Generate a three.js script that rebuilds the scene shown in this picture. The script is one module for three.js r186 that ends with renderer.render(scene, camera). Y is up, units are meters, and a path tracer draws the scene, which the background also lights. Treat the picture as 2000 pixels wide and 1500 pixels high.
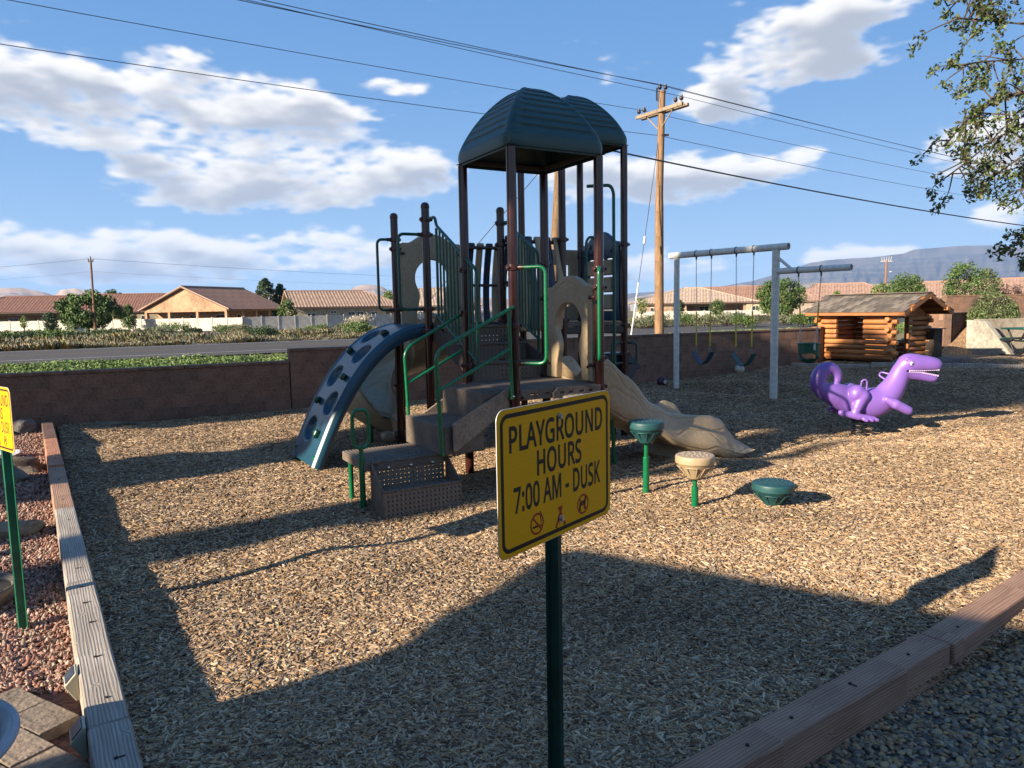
import * as THREE from 'three';
import { mergeGeometries, mergeVertices, toCreasedNormals } from 'three/addons/utils/BufferGeometryUtils.js';
import { RoundedBoxGeometry } from 'three/addons/geometries/RoundedBoxGeometry.js';
import { MarchingCubes } from 'three/addons/objects/MarchingCubes.js';

// ---------------------------------------------------------------- camera, sky, sun, exposure
const scene = new THREE.Scene();
const camera = new THREE.PerspectiveCamera(55.98, 4 / 3, 0.1, 20000);
camera.rotation.order = 'YXZ';
camera.position.set(0, 1.639, 0);
camera.rotation.set(-5.884 * Math.PI / 180, 0, -1.041 * Math.PI / 180);
camera.updateMatrixWorld();
const renderer = new THREE.WebGLRenderer({ antialias: true });
renderer.toneMapping = THREE.LinearToneMapping;
const EXPOSURE = 2.9;
renderer.toneMappingExposure = EXPOSURE;
renderer.shadowMap.enabled = true;

const SUN_EL = 20.4 * Math.PI / 180, SUN_AZ = 35.8 * Math.PI / 180;           // light travels to the right and away
const toSun = new THREE.Vector3(-Math.cos(SUN_AZ) * Math.cos(SUN_EL), Math.sin(SUN_EL), Math.sin(SUN_AZ) * Math.cos(SUN_EL));
const sun = new THREE.DirectionalLight(new THREE.Color(1, 0.845, 0.655), 5);
sun.position.copy(toSun).multiplyScalar(80);
sun.castShadow = true;
sun.shadow.mapSize.set(4096, 4096);
Object.assign(sun.shadow.camera, { left: -60, right: 60, top: 60, bottom: -60, near: 1, far: 260 });
scene.add(sun, sun.target);

// ---------------------------------------------------------------- random numbers and noise
function rng(seed) { let a = seed >>> 0; return () => { a = (a + 0x6D2B79F5) | 0; let t = Math.imul(a ^ (a >>> 15), 1 | a); t = (t + Math.imul(t ^ (t >>> 7), 61 | t)) ^ t; return ((t ^ (t >>> 14)) >>> 0) / 4294967296; }; }
const hsh = (x, y, z) => { let h = Math.imul(x | 0, 374761393) + Math.imul(y | 0, 668265263) + Math.imul(z | 0, 2147483647 ^ 0x5bd1e995); h = Math.imul(h ^ (h >>> 13), 1274126177); return ((h ^ (h >>> 16)) >>> 0) / 4294967296; };
const sm = (t) => t * t * (3 - 2 * t);
function noise2(x, y, s = 0, period = 0) {
  const xi = Math.floor(x), yi = Math.floor(y), fx = sm(x - xi), fy = sm(y - yi);
  const w = (v) => period ? ((v % period) + period) % period : v;
  const a = hsh(w(xi), w(yi), s), b = hsh(w(xi + 1), w(yi), s), c = hsh(w(xi), w(yi + 1), s), d = hsh(w(xi + 1), w(yi + 1), s);
  return a + (b - a) * fx + (c - a) * fy + (a - b - c + d) * fx * fy;
}
function fbm2(x, y, oct = 5, s = 0, period = 0) { let v = 0, a = 0.5, n = 0; for (let i = 0; i < oct; i++) { v += a * noise2(x, y, s + i * 17, period); n += a; a *= 0.5; x *= 2; y *= 2; period *= 2; } return v / n; }
function noise3(x, y, z, s = 0) {
  const zi = Math.floor(z), f = sm(z - zi);
  return noise2(x + 13.7 * hsh(zi, 1, s), y + 9.1 * hsh(zi, 2, s), s + zi * 131) * (1 - f) + noise2(x + 13.7 * hsh(zi + 1, 1, s), y + 9.1 * hsh(zi + 1, 2, s), s + (zi + 1) * 131) * f;
}
const clamp = (v, a = 0, b = 1) => Math.min(b, Math.max(a, v));
const step = (a, b, v) => sm(clamp((v - a) / (b - a)));
const mixn = (a, b, t) => a + (b - a) * t;

// ---------------------------------------------------------------- sky: clear evening blue with broken cumulus
function buildSky() {
  const W = 2048, H = 2048, data = new Float32Array(W * H * 4), D = Math.PI / 180;
  // cloud banks: azimuth from -z towards +x, elevation, half widths (degrees)
  const banks = [[-31.5, 14.2, 6.2, 2.3], [-22, 15, 5.9, 2.3], [-15, 13.8, 4.9, 2.1], [-16.6, 10.5, 8.8, 2.1], [-21.6, 8.9, 4, 1.3], [-9.9, 10.7, 4.6, 1.7], [-19.5, 12.6, 6.5, 1.5], [-28, 12.6, 5, 1.2], [-8.9, 16.4, 2.3, .5],
    [23.9, 19.1, 4.7, 1.1], [21.3, 17, 5.5, 1.5], [15.7, 14.6, 2.9, 1], [13.1, 9.6, 7.6, 1.4], [5.4, 10.2, 3.1, 1.6], [-27.5, 4.2, 10.2, 1.5], [-13.6, 4.7, 5, 1.1], [33.9, 5.6, 1.6, .7],
    [32.1, 9.8, 2.8, 1.4], [21.8, 10.6, 1.6, .5], [-33.9, 16, 1.6, .6], [8, 3, 9, .9], [27, 3.3, 5, .5]];
  for (let i = 0, r = rng(5); i < 60; i++) { const az = 40 + r() * 280, el = 3 + 50 * r() * r(); banks.push([az, el, 3 + 8 * r(), 1 + 2 * r()]); }   // the same broken sky all round
  const dens = (az, el) => {
    let m = 0;
    for (const b of banks) { let da = Math.abs(az - b[0]); if (da > 180) da = 360 - da; const x = da / (b[2] * 1.15), y = (el - b[1]) / (b[3] * 1.25); const q = x * x + y * y; if (q < 6) m = Math.max(m, Math.exp(-q * q * 0.6)); }
    const px = az * 0.26, py = el * 0.62;
    const big = fbm2(px + 31, py + 7, 6, 3), fine = fbm2(px * 3.6, py * 4.2, 5, 41);
    const n = big * 0.66 + fine * 0.34;
    return step(0.545, 0.80, n * 1.10 + m * (az > 0 && az < 40 ? 0.455 : 0.49) - 0.215);
  };
  const soft = (az, el) => { let m = 0; for (const b of banks) { let da = Math.abs(az - b[0]); if (da > 180) da = 360 - da; const x = da / (b[2] * 1.15), y = (el - b[1]) / (b[3] * 1.25), q = x * x + y * y; if (q < 6) m = Math.max(m, Math.exp(-q * q * 0.6)); } return step(0.46, 0.92, fbm2(az * 0.26 + 31, el * 0.62 + 7, 4, 3) * 1.06 + m * 0.5 - 0.2); };
  const cache = new Map();
  for (let j = 0; j < H; j++) {
    const el = ((j + 0.5) / H - 0.5) * 180, t = clamp(el / 90), up = Math.sin(Math.max(0, el) * D);
    for (let i = 0; i < W; i++) {
      const lon = ((i + 0.5) / W - 0.5) * 2 * Math.PI, c = Math.cos(el * D), dx = Math.cos(lon) * c, dz = Math.sin(lon) * c, dy = Math.sin(el * D);
      const az = Math.atan2(dx, -dz) / D, k = (j * W + i) * 4;
      const h = Math.exp(-up * 7.5), g = Math.exp(-up * 2.2);
      let r = mixn(0.06, 0.165, g), gg = mixn(0.19, 0.405, g), b = mixn(0.48, 0.80, g);
      r = mixn(r, 0.55, h * 0.95); gg = mixn(gg, 0.75, h * 0.95); b = mixn(b, 0.90, h * 0.95);
      const ca = clamp(dx * toSun.x + dy * toSun.y + dz * toSun.z), glow = 0.5 * Math.pow(ca, 12);
      r += glow; gg += glow * 0.9; b += glow * 0.7;
      if (el > -1 && el < 62) {
        const d = dens(az, el);
        if (d > 0.002) {
          const up1 = dens(az - 0.3, el + 0.25) * 0.35 + soft(az - 0.6, el + 0.6) * 0.65, up2 = soft(az - 1.2, el + 1.3);
          const shade = clamp(1.25 - 0.5 * up1 - 0.55 * up2 * d), lit = mixn(0.0, 1, sm(shade));
          const cr = mixn(0.40, 1.02, lit), cg = mixn(0.44, 0.99, lit), cb = mixn(0.52, 0.95, lit), a = Math.pow(d, 0.85) * 0.95;
          r = mixn(r, cr, a); gg = mixn(gg, cg, a); b = mixn(b, cb, a);
        }
      }
      if (el < 0) { const q = clamp(-el / 6); r = mixn(r, 0.16, q); gg = mixn(gg, 0.135, q); b = mixn(b, 0.11, q); }
      const s = 1.13 / EXPOSURE;
      data[k] = r * s; data[k + 1] = gg * s; data[k + 2] = b * s; data[k + 3] = 1;
    }
  }
  const tex = new THREE.DataTexture(data, W, H, THREE.RGBAFormat, THREE.FloatType);
  tex.mapping = THREE.EquirectangularReflectionMapping;
  tex.magFilter = tex.minFilter = THREE.LinearFilter; tex.wrapS = THREE.RepeatWrapping;
  tex.needsUpdate = true;
  return tex;
}
scene.background = buildSky();
scene.environment = scene.background;

// ---------------------------------------------------------------- helpers
const V = (x, y, z) => new THREE.Vector3(x, y, z);
const CAM = camera.position.clone(), FOCAL = 1411.18;
function dirOf(px, py) { return V((px - 1000) / FOCAL, -(py - 750) / FOCAL, -1).applyQuaternion(camera.quaternion); }
function at(px, py, d) { const r = dirOf(px, py); return CAM.clone().addScaledVector(r, d / -r.z); }          // the point d metres ahead in that direction
function gnd(px, py, y = 0) { const r = dirOf(px, py); return CAM.clone().addScaledVector(r, (y - CAM.y) / r.y); }
const taken = new Map();
function numbered(name) { const n = taken.get(name) ?? 0; taken.set(name, n + 1); return n ? name + '_' + String(n).padStart(3, '0') : name; }
function tag(o, label, category, group, kind) { if (label) o.userData.label = label; if (category) o.userData.category = category; if (group) o.userData.group = group; if (kind) o.userData.kind = kind; return o; }
function thing(name, label, category, [x, y, z] = [0, 0, 0], turn = 0, group) { const o = new THREE.Group(); o.name = numbered(name); o.position.set(x, y, z); o.rotation.y = turn; scene.add(o); return tag(o, label, category, group); }
function mesh(name, geo, material, parent = scene) {
  const g = Array.isArray(geo) ? merge(geo) : geo, o = new THREE.Mesh(g, material);
  o.name = parent === scene ? numbered(name) : name; o.castShadow = o.receiveShadow = true; parent.add(o); return o;
}
function struct(name, geo, material) { return tag(mesh(name, geo, material), null, null, null, 'structure'); }
function flat(g) { let q = g.index ? g.toNonIndexed() : g; for (const k of Object.keys(q.attributes)) if (!['position', 'normal', 'uv'].includes(k)) q.deleteAttribute(k); if (!q.attributes.normal) q.computeVertexNormals(); if (!q.attributes.uv) q.setAttribute('uv', new THREE.BufferAttribute(new Float32Array(q.attributes.position.count * 2), 2)); return q; }
function merge(list) { const l = list.flat(Infinity).filter(Boolean).map(flat); return l.length === 1 ? l[0] : mergeGeometries(l); }
function boxUV(g, s = 1, ox = 0, oy = 0) {                                    // uv in metres from whichever way each face looks
  g = flat(g); const p = g.attributes.position, n = g.attributes.normal, uv = g.attributes.uv;
  for (let i = 0; i < p.count; i++) {
    const ax = Math.abs(n.getX(i)), ay = Math.abs(n.getY(i)), az = Math.abs(n.getZ(i));
    if (ay >= ax && ay >= az) uv.setXY(i, p.getX(i) * s + ox, p.getZ(i) * s + oy); else if (ax >= az) uv.setXY(i, p.getZ(i) * s + ox, p.getY(i) * s + oy); else uv.setXY(i, p.getX(i) * s + ox, p.getY(i) * s + oy);
  }
  return g;
}
const box = (w, h, d, x = 0, y = 0, z = 0) => new THREE.BoxGeometry(w, h, d).translate(x, y, z);
const rbox = (w, h, d, x = 0, y = 0, z = 0, r = 0.01, s = 2) => new RoundedBoxGeometry(w, h, d, s, Math.min(r, w / 2.01, h / 2.01, d / 2.01)).translate(x, y, z);
function rod(a, b, r0, r1 = r0, seg = 10, open = false) {
  const d = b.clone().sub(a), g = new THREE.CylinderGeometry(r1, r0, d.length(), seg, 1, open);
  return g.applyQuaternion(new THREE.Quaternion().setFromUnitVectors(V(0, 1, 0), d.clone().normalize())).translate((a.x + b.x) / 2, (a.y + b.y) / 2, (a.z + b.z) / 2);
}
function bend(pts, rad = 0.06, n = 5) {                                        // a polyline with its corners rounded
  const out = [pts[0].clone()];
  for (let i = 1; i < pts.length - 1; i++) {
    const a = pts[i - 1].clone().sub(pts[i]), b = pts[i + 1].clone().sub(pts[i]), r = Math.min(rad, a.length() * 0.49, b.length() * 0.49);
    const p = pts[i].clone().addScaledVector(a.normalize(), r), q = pts[i].clone().addScaledVector(b.normalize(), r);
    for (let k = 0; k <= n; k++) { const t = k / n; out.push(p.clone().multiplyScalar((1 - t) * (1 - t)).addScaledVector(pts[i], 2 * t * (1 - t)).addScaledVector(q, t * t)); }
  }
  out.push(pts[pts.length - 1].clone()); return out;
}
class Poly extends THREE.Curve { constructor(p) { super(); this.p = p; this.l = [0]; for (let i = 1; i < p.length; i++) this.l.push(this.l[i - 1] + p[i].distanceTo(p[i - 1])); } getPoint(t, o = V()) { const L = t * this.l[this.l.length - 1]; let i = 1; while (i < this.p.length - 1 && this.l[i] < L) i++; const k = (L - this.l[i - 1]) / Math.max(1e-9, this.l[i] - this.l[i - 1]); return o.copy(this.p[i - 1]).lerp(this.p[i], clamp(k)); } getPointAt(t, o) { return this.getPoint(t, o); } }
function pipe(pts, r, rad = 0.07, seg = 10, caps = true) {                     // bent tube through points
  const p = bend(pts, rad), rings = [], pos = [], nor = [], idx = [], uv = [];
  let nrm = null, len = 0;
  for (let i = 0; i < p.length; i++) {
    const t = (p[Math.min(i + 1, p.length - 1)].clone().sub(p[Math.max(0, i - 1)])).normalize();
    if (!nrm) nrm = Math.abs(t.y) < 0.9 ? V(0, 1, 0) : V(1, 0, 0);
    nrm = nrm.clone().addScaledVector(t, -nrm.dot(t)).normalize();
    const bn = t.clone().cross(nrm);
    if (i) len += p[i].distanceTo(p[i - 1]);
    for (let k = 0; k <= seg; k++) { const a = k / seg * Math.PI * 2, d = nrm.clone().multiplyScalar(Math.cos(a)).addScaledVector(bn, Math.sin(a)); const rr = Array.isArray(r) ? r[Math.min(i, r.length - 1)] : r; pos.push(p[i].x + d.x * rr, p[i].y + d.y * rr, p[i].z + d.z * rr); nor.push(d.x, d.y, d.z); uv.push(k / seg * rr * 6.28, len); }
  }
  for (let i = 0; i < p.length - 1; i++) for (let k = 0; k < seg; k++) { const a = i * (seg + 1) + k, b = a + seg + 1; idx.push(a, a + 1, b, b, a + 1, b + 1); }
  if (caps) for (const e of [0, p.length - 1]) { const c = pos.length / 3, t = e ? p[e].clone().sub(p[e - 1]).normalize() : p[0].clone().sub(p[1]).normalize(); pos.push(p[e].x, p[e].y, p[e].z); nor.push(t.x, t.y, t.z); uv.push(0, 0); for (let k = 0; k <= seg; k++) { const q = (e * (seg + 1) + k) * 3; pos.push(pos[q], pos[q + 1], pos[q + 2]); nor.push(t.x, t.y, t.z); uv.push(0, 0); } for (let k = 0; k < seg; k++) e ? idx.push(c, c + k + 2, c + k + 1) : idx.push(c, c + k + 1, c + k + 2); }
  const g = new THREE.BufferGeometry(); g.setAttribute('position', new THREE.Float32BufferAttribute(pos, 3)); g.setAttribute('normal', new THREE.Float32BufferAttribute(nor, 3)); g.setAttribute('uv', new THREE.Float32BufferAttribute(uv, 2)); g.setIndex(idx); return g;
}
function grid(nu, nv, f, closed = false) {                                     // a sheet: f(u, v) gives a point
  const pos = [], uv = [], idx = [];
  for (let j = 0; j <= nv; j++) for (let i = 0; i <= nu; i++) { const p = f(i / nu, j / nv); pos.push(p.x, p.y, p.z); uv.push(p.u ?? i / nu, p.v ?? j / nv); }
  for (let j = 0; j < nv; j++) for (let i = 0; i < nu; i++) { const a = j * (nu + 1) + i, b = a + nu + 1; idx.push(a, b, a + 1, a + 1, b, b + 1); }
  const g = new THREE.BufferGeometry(); g.setAttribute('position', new THREE.Float32BufferAttribute(pos, 3)); g.setAttribute('uv', new THREE.Float32BufferAttribute(uv, 2)); g.setIndex(idx); g.computeVertexNormals(); return g;
}
function extrude(pts, depth, bevel = 0.006, holes = [], curveSegments = 12) {  // an outline in xy given thickness along z, centred
  const s = pts instanceof THREE.Shape ? pts : new THREE.Shape(pts.map((p) => new THREE.Vector2(p[0], p[1])));
  for (const h of holes) s.holes.push(h instanceof THREE.Path ? h : new THREE.Path(h.map((p) => new THREE.Vector2(p[0], p[1]))));
  return new THREE.ExtrudeGeometry(s, { depth: depth - 2 * bevel, bevelEnabled: bevel > 0, bevelThickness: bevel, bevelSize: bevel, bevelOffset: -bevel, bevelSegments: 2, curveSegments }).translate(0, 0, -depth / 2 + bevel);
}
// ---------------------------------------------------------------- textures and materials
function tex(size, f, { srgb = true, rep = 1, h = size } = {}) {
  const d = new Uint8Array(size * h * 4);
  for (let y = 0; y < h; y++) for (let x = 0; x < size; x++) { const c = f(x / size, y / h), k = (y * size + x) * 4; for (let i = 0; i < 3; i++) { const v = Array.isArray(c) ? c[i] : c; d[k + i] = 255 * (srgb ? Math.pow(clamp(v), 1 / 2.2) : clamp(v)); } d[k + 3] = 255; }
  const t = new THREE.DataTexture(d, size, h, THREE.RGBAFormat); t.wrapS = t.wrapT = THREE.RepeatWrapping; t.magFilter = THREE.LinearFilter; t.minFilter = THREE.LinearMipmapLinearFilter; t.generateMipmaps = true; if (srgb) t.colorSpace = THREE.SRGBColorSpace; t.repeat.set(rep, rep); t.needsUpdate = true; return t;
}
const col = (r, g, b) => new THREE.Color().setRGB(r, g, b);
const DAY = 0.8;   // measured colours are those of the photograph's brighter exposure
const M = (c, rough = 0.8, o = {}) => new THREE.MeshStandardMaterial({ color: Array.isArray(c) ? col(...c.map((v) => v * DAY)) : c, roughness: rough, ...o });
const grainBump = tex(256, (x, y) => fbm2(x * 32, y * 32, 4, 9, 32), { srgb: false });
const speckle = (amp, seed, f = 24, oct = 5) => tex(256, (x, y) => { const n = fbm2(x * f, y * f, oct, seed, f), b = fbm2(x * 4, y * 4, 3, seed + 7, 4); return clamp(0.8 + amp * (n - 0.5) + amp * 0.7 * (b - 0.5)); });
const mottled = speckle(0.7, 3), fineMottled = speckle(0.35, 13, 48);
const scuff = tex(256, (x, y) => { const n = fbm2(x * 16, y * 16, 5, 77, 16), s = fbm2(x * 4, y * 48, 3, 55, 4); return clamp(0.82 + 0.2 * (n - 0.5) + (s > 0.66 ? 0.12 : 0)); });
const withMap = (t, rep) => { const c = t.clone(); c.repeat.set(rep, rep); c.needsUpdate = true; return c; };
// ---------------------------------------------------------------- the lie of the land
const TH = 30.128 * Math.PI / 180, U = V(Math.cos(TH), 0, -Math.sin(TH)), N = V(-Math.sin(TH), 0, -Math.cos(TH));   // along the road, across it
const uOf = (x, z) => x * U.x + z * U.z, vOf = (x, z) => x * N.x + z * N.z;
const uv2 = (a, b, y = 0) => V(a * U.x + b * N.x, y, a * U.z + b * N.z);
const worn = [[3.85, -14.2, 0.75, 0.11], [4.45, -13.55, 0.75, 0.11], [5.25, -12.6, 0.7, 0.09], [2.75, -8.1, 0.7, 0.07], [-1.15, -7.9, 0.6, 0.05], [4.4, -9.1, 0.9, 0.05], [-0.75, -5.3, 0.5, 0.04]];   // hollows scuffed by feet
const hBed = (x, z) => worn.reduce((a, [wx, wz, w, d]) => { const q = ((x - wx) * (x - wx) + (z - wz) * (z - wz)) / (w * w); return q < 5 ? a - d * Math.exp(-q) + d * 0.4 * Math.exp(-(Math.sqrt(q) - 1.5) * (Math.sqrt(q) - 1.5) * 5) : a; }, 0) + 0.2 * step(11, 16.5, uOf(x, z)) + 0.07 * step(-5, -7.5, x) * step(-8, -11, z) + 0.07 * (fbm2(x * 0.55, z * 0.55, 3, 21) - 0.5) + 0.05 * (fbm2(x * 1.9, z * 1.9, 3, 23) - 0.5);
const hLand = (x, z) => { const v = vOf(x, z), r = Math.hypot(x, z); return -0.06 - 0.24 * step(16, 14, v) - 0.55 * step(50, 100, v) + 1.3 * step(19.6, 23, -z + x * 0.02) * step(10.5, 13, x) * step(24.6, 23.4, -z) + (v > 44 && v < 300 ? 0.35 * (fbm2(x * 0.09, z * 0.09, 4, 5) - 0.35) * step(44, 47, v) : 0); };
{ // one sheet of ground out to the horizon
  const R = [0]; for (let r = 1.5; r < 15000; r *= 1.09) R.push(r);
  const g = grid(192, R.length - 1, (s, t) => { const r = R[Math.round(t * (R.length - 1))], a = s * Math.PI * 2, x = r * Math.sin(a), z = -r * Math.cos(a); return Object.assign(V(x, hLand(x, z), z), { u: x / 3, v: z / 3 }); });
  const c = new Float32Array(g.attributes.position.count * 3), p = g.attributes.position;
  for (let i = 0; i < p.count; i++) { const x = p.getX(i), z = p.getZ(i), n = fbm2(x * 0.2, z * 0.2, 4, 2), f = clamp(n * 2 - 0.5); const e = step(43, 45, vOf(x, z)) * step(75, 64, vOf(x, z)) * 0.8; c.set([mixn(mixn(0.20, 0.13, f), 0.40, e), mixn(mixn(0.16, 0.125, f), 0.32, e), mixn(mixn(0.10, 0.06, f), 0.20, e)], i * 3); }
  g.setAttribute('color', new THREE.BufferAttribute(c, 3));
  struct('ground', g, M([1, 1, 1], 1, { vertexColors: true, map: mottled, bumpMap: grainBump, bumpScale: 0.03 }));
}
// the play yard: corner near the camera, left edge and right edge along the timbers
const YA = V(-0.80, 0, -1.45), YB = V(19.5, 0, -13.5), YC = V(26, 0, -30), YD = V(-7.0, 0, -11.0);
const bil = (s, t) => V((1 - s) * (1 - t) * YA.x + s * (1 - t) * YB.x + s * t * YC.x + (1 - s) * t * YD.x, 0, (1 - s) * (1 - t) * YA.z + s * (1 - t) * YB.z + s * t * YC.z + (1 - s) * t * YD.z);
const chipTones = [[0.60, 0.43, 0.255], [0.46, 0.31, 0.175], [0.33, 0.21, 0.11], [0.69, 0.53, 0.345], [0.17, 0.105, 0.06], [0.54, 0.33, 0.155], [0.45, 0.345, 0.235], [0.27, 0.19, 0.125]];
function chipTex() {                                                             // bark and chips beyond where single chips can be told apart
  const S = 1024, d = new Float32Array(S * S * 3), r = rng(11), A = new Uint8Array(S * S * 4);
  for (let i = 0; i < S * S; i++) { d[i * 3] = 0.10; d[i * 3 + 1] = 0.075; d[i * 3 + 2] = 0.05; }
  for (let k = 0; k < 30000; k++) {
    const cx = r() * S, cy = r() * S, a = r() * 6.28, L = 8 + r() * 16, w = 2 + r() * 3.2, c = chipTones[Math.floor(r() * 8)], f = 0.75 + r() * 0.5, ca = Math.cos(a), sa = Math.sin(a);
    for (let i = -L / 2; i < L / 2; i += 0.7) for (let j = -w / 2; j < w / 2; j += 0.7) { const x = ((cx + i * ca - j * sa) | 0) & (S - 1), y = ((cy + i * sa + j * ca) | 0) & (S - 1), q = (y * S + x) * 3; d[q] = c[0] * f; d[q + 1] = c[1] * f; d[q + 2] = c[2] * f; }
  }
  for (let i = 0; i < S * S; i++) { for (let k = 0; k < 3; k++) A[i * 4 + k] = 255 * Math.pow(clamp(d[i * 3 + k]), 1 / 2.2); A[i * 4 + 3] = 255; }
  const t = new THREE.DataTexture(A, S, S, THREE.RGBAFormat); t.wrapS = t.wrapT = THREE.RepeatWrapping; t.magFilter = THREE.LinearFilter; t.minFilter = THREE.LinearMipmapLinearFilter; t.generateMipmaps = true; t.colorSpace = THREE.SRGBColorSpace; t.needsUpdate = true; return t;
}
const chipMap = chipTex();
struct('bark_mulch_bed', grid(220, 180, (s, t) => { const p = bil(s * s * 0.75 + s * 0.25, t); p.y = hBed(p.x, p.z) - 0.012; return Object.assign(p, { u: p.x / 1.9, v: p.z / 1.9 }); }), M([0.8, 0.78, 0.76], 1, { map: chipMap, bumpMap: chipMap, bumpScale: 0.02 }));
// loose chips lying in every direction
function scatter(name, n, pick, geo, material, shape, tones, tint = () => 1) {
  const m = new THREE.InstancedMesh(geo, material, n), o = new THREE.Object3D(), c = new THREE.Color(), r = rng(name.length * 977 + n);
  for (let i = 0; i < n; i++) { const p = pick(r); shape(o, p, r); o.updateMatrix(); m.setMatrixAt(i, o.matrix); const t = tones[Math.floor(r() * tones.length)], f = (0.72 + 0.56 * r()) * 0.82 * tint(p); m.setColorAt(i, c.setRGB(t[0] * f, t[1] * f, t[2] * f)); }
  m.name = name; m.castShadow = m.receiveShadow = true; scene.add(m); return tag(m, null, null, null, 'stuff');
}
const chipGeo = (() => { const g = new THREE.BoxGeometry(1, 1, 1, 2, 1, 1), p = g.attributes.position; for (let i = 0; i < p.count; i++) { const x = p.getX(i); if (Math.abs(x) > 0.4) { p.setY(i, p.getY(i) * 0.6); p.setZ(i, p.getZ(i) * (x > 0 ? 0.45 : 0.75) + (x > 0 ? 0.12 : 0)); } else p.setY(i, p.getY(i) + 0.12); } g.computeVertexNormals(); return g; })();
const leftEdge = (z) => YA.x + (z - YA.z) * (YD.x - YA.x) / (YD.z - YA.z), rightEdge = (x) => YA.z + (x - YA.x) * (YB.z - YA.z) / (YB.x - YA.x);
const WO = V(-3.8, 0, -12.3), WD = V(Math.cos(27.5 * Math.PI / 180), 0, -Math.sin(27.5 * Math.PI / 180));
const inYard = (x, z) => x > leftEdge(z) + 0.02 && z < rightEdge(x) - 0.0 && ((x - WO.x) * WD.z - (z - WO.z) * WD.x) < -0.1;
{
  const pick = (r) => { for (;;) { const d = 1.5 + 16.5 * Math.pow(r(), 1.35), a = (r() * 2 - 1) * 0.80; const z = -d, x = d * Math.tan(a * 0.95) * 1.0; if (inYard(x, z) && x < 16) return [x, z, d]; } };
  tag(scatter('bark_mulch', 620000, pick, chipGeo, M([1, 1, 1], 0.9), (o, [x, z, d], r) => {
    const k = 1 + Math.max(0, d - 5) * 0.05, L = (0.016 + 0.046 * Math.pow(r(), 2.4) + 0.005) * k;
    o.position.set(x, hBed(x, z) + 0.002 + 0.016 * r(), z); o.rotation.set((r() - 0.5) * 0.7, r() * 6.283, (r() - 0.5) * 0.7, 'YXZ'); o.scale.set(L, 0.003 + 0.005 * r(), (0.004 + 0.0085 * r()) * k);
  }, chipTones, ([x, z]) => 0.70 + 0.62 * fbm2(x * 1.1, z * 1.1, 4, 29)), 'tan wood bark chips covering the play yard', 'bark mulch');
}
// ---------------------------------------------------------------- gravel to the right of the near timbers, red rock to the left
const gravelTones = [[0.29, 0.22, 0.145], [0.38, 0.28, 0.165], [0.20, 0.165, 0.125], [0.48, 0.35, 0.19], [0.31, 0.175, 0.10], [0.43, 0.355, 0.26], [0.13, 0.11, 0.085], [0.52, 0.32, 0.13]];
const redTones = [[0.46, 0.25, 0.185], [0.37, 0.19, 0.14], [0.55, 0.34, 0.26], [0.28, 0.14, 0.105], [0.62, 0.46, 0.36], [0.44, 0.33, 0.25]];
function stone(seed, sq = 0.6, rough = 0.35, detail = 1) { const g = mergeVertices(new THREE.IcosahedronGeometry(0.5, detail).deleteAttribute('uv').deleteAttribute('normal')), p = g.attributes.position; for (let i = 0; i < p.count; i++) { const x = p.getX(i), y = p.getY(i), z = p.getZ(i), n = 1 + rough * (noise3(x * 3 + seed, y * 3, z * 3, seed) - 0.5) * 2; p.setXYZ(i, x * n, y * n * sq, z * n * 0.85); } g.computeVertexNormals(); return g; }
struct('gravel_path', grid(60, 30, (s, t) => { const x = -0.9 + s * 13, z = rightEdge(x) - 0.22 + t * 7.7; return Object.assign(V(x, -0.035 + 0.012 * (fbm2(x * 3, z * 3, 2, 3) - 0.5), z), { u: x, v: z }); }), M([0.13, 0.12, 0.11], 1, { map: mottled, bumpMap: grainBump, bumpScale: 0.02 }));
tag(scatter('gravel', 48000, (r) => { const x = 0.2 + 4.4 * Math.pow(r(), 0.9), z = rightEdge(x) - 0.16 + 2.2 * r(); return [x, z]; }, stone(4, 0.55, 0.3), M([1, 1, 1], 0.85), (o, [x, z], r) => { const s = 0.011 + 0.02 * r() * r() + 0.004; o.position.set(x, -0.035 + 0.012 * (fbm2(x * 3, z * 3, 2, 3) - 0.5) + 0.004 * r() + 0.003, z); o.rotation.set((r() - 0.5), r() * 6.28, (r() - 0.5)); o.scale.set(s * 1.25, s, s); }, gravelTones), 'grey and tan pebbles beside the brown timber edging', 'gravel');
struct('rock_bed', grid(60, 60, (s, t) => { const z = -0.8 - t * 11, x = leftEdge(z) - 0.03 - s * 9; return Object.assign(V(x, -0.03 + hBed(x, z) * 0.5, z), { u: x, v: z }); }), M([0.16, 0.075, 0.055], 1, { map: mottled, bumpMap: grainBump, bumpScale: 0.03 }));
const paverEdge = (x, z) => z > -3.1 - 0.35 * (x + 2.05) * (x < -2.05 ? 0.6 : -0.2);      // paved from here towards the viewer
tag(scatter('red_rock_mulch', 60000, (r) => { for (;;) { const z = -2.2 - 9.2 * Math.pow(r(), 1.4), x = leftEdge(z) - 0.06 - (0.4 - z * 0.4) * r(); if (!paverEdge(x, z)) return [x, z]; } }, stone(9, 0.6, 0.5, 0), M([1, 1, 1], 0.95), (o, [x, z], r) => { const s = 0.009 + 0.024 * r() * r() + 0.004; o.position.set(x, -0.03 + hBed(x, z) * 0.5 + 0.012 * r() + 0.004, z); o.rotation.set(r() * 3, r() * 6.28, r() * 3); o.scale.set(s * (1.2 + r()), s * 0.75, s); }, redTones), 'reddish crushed rock and bark along the left timbers', 'rock mulch');

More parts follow.
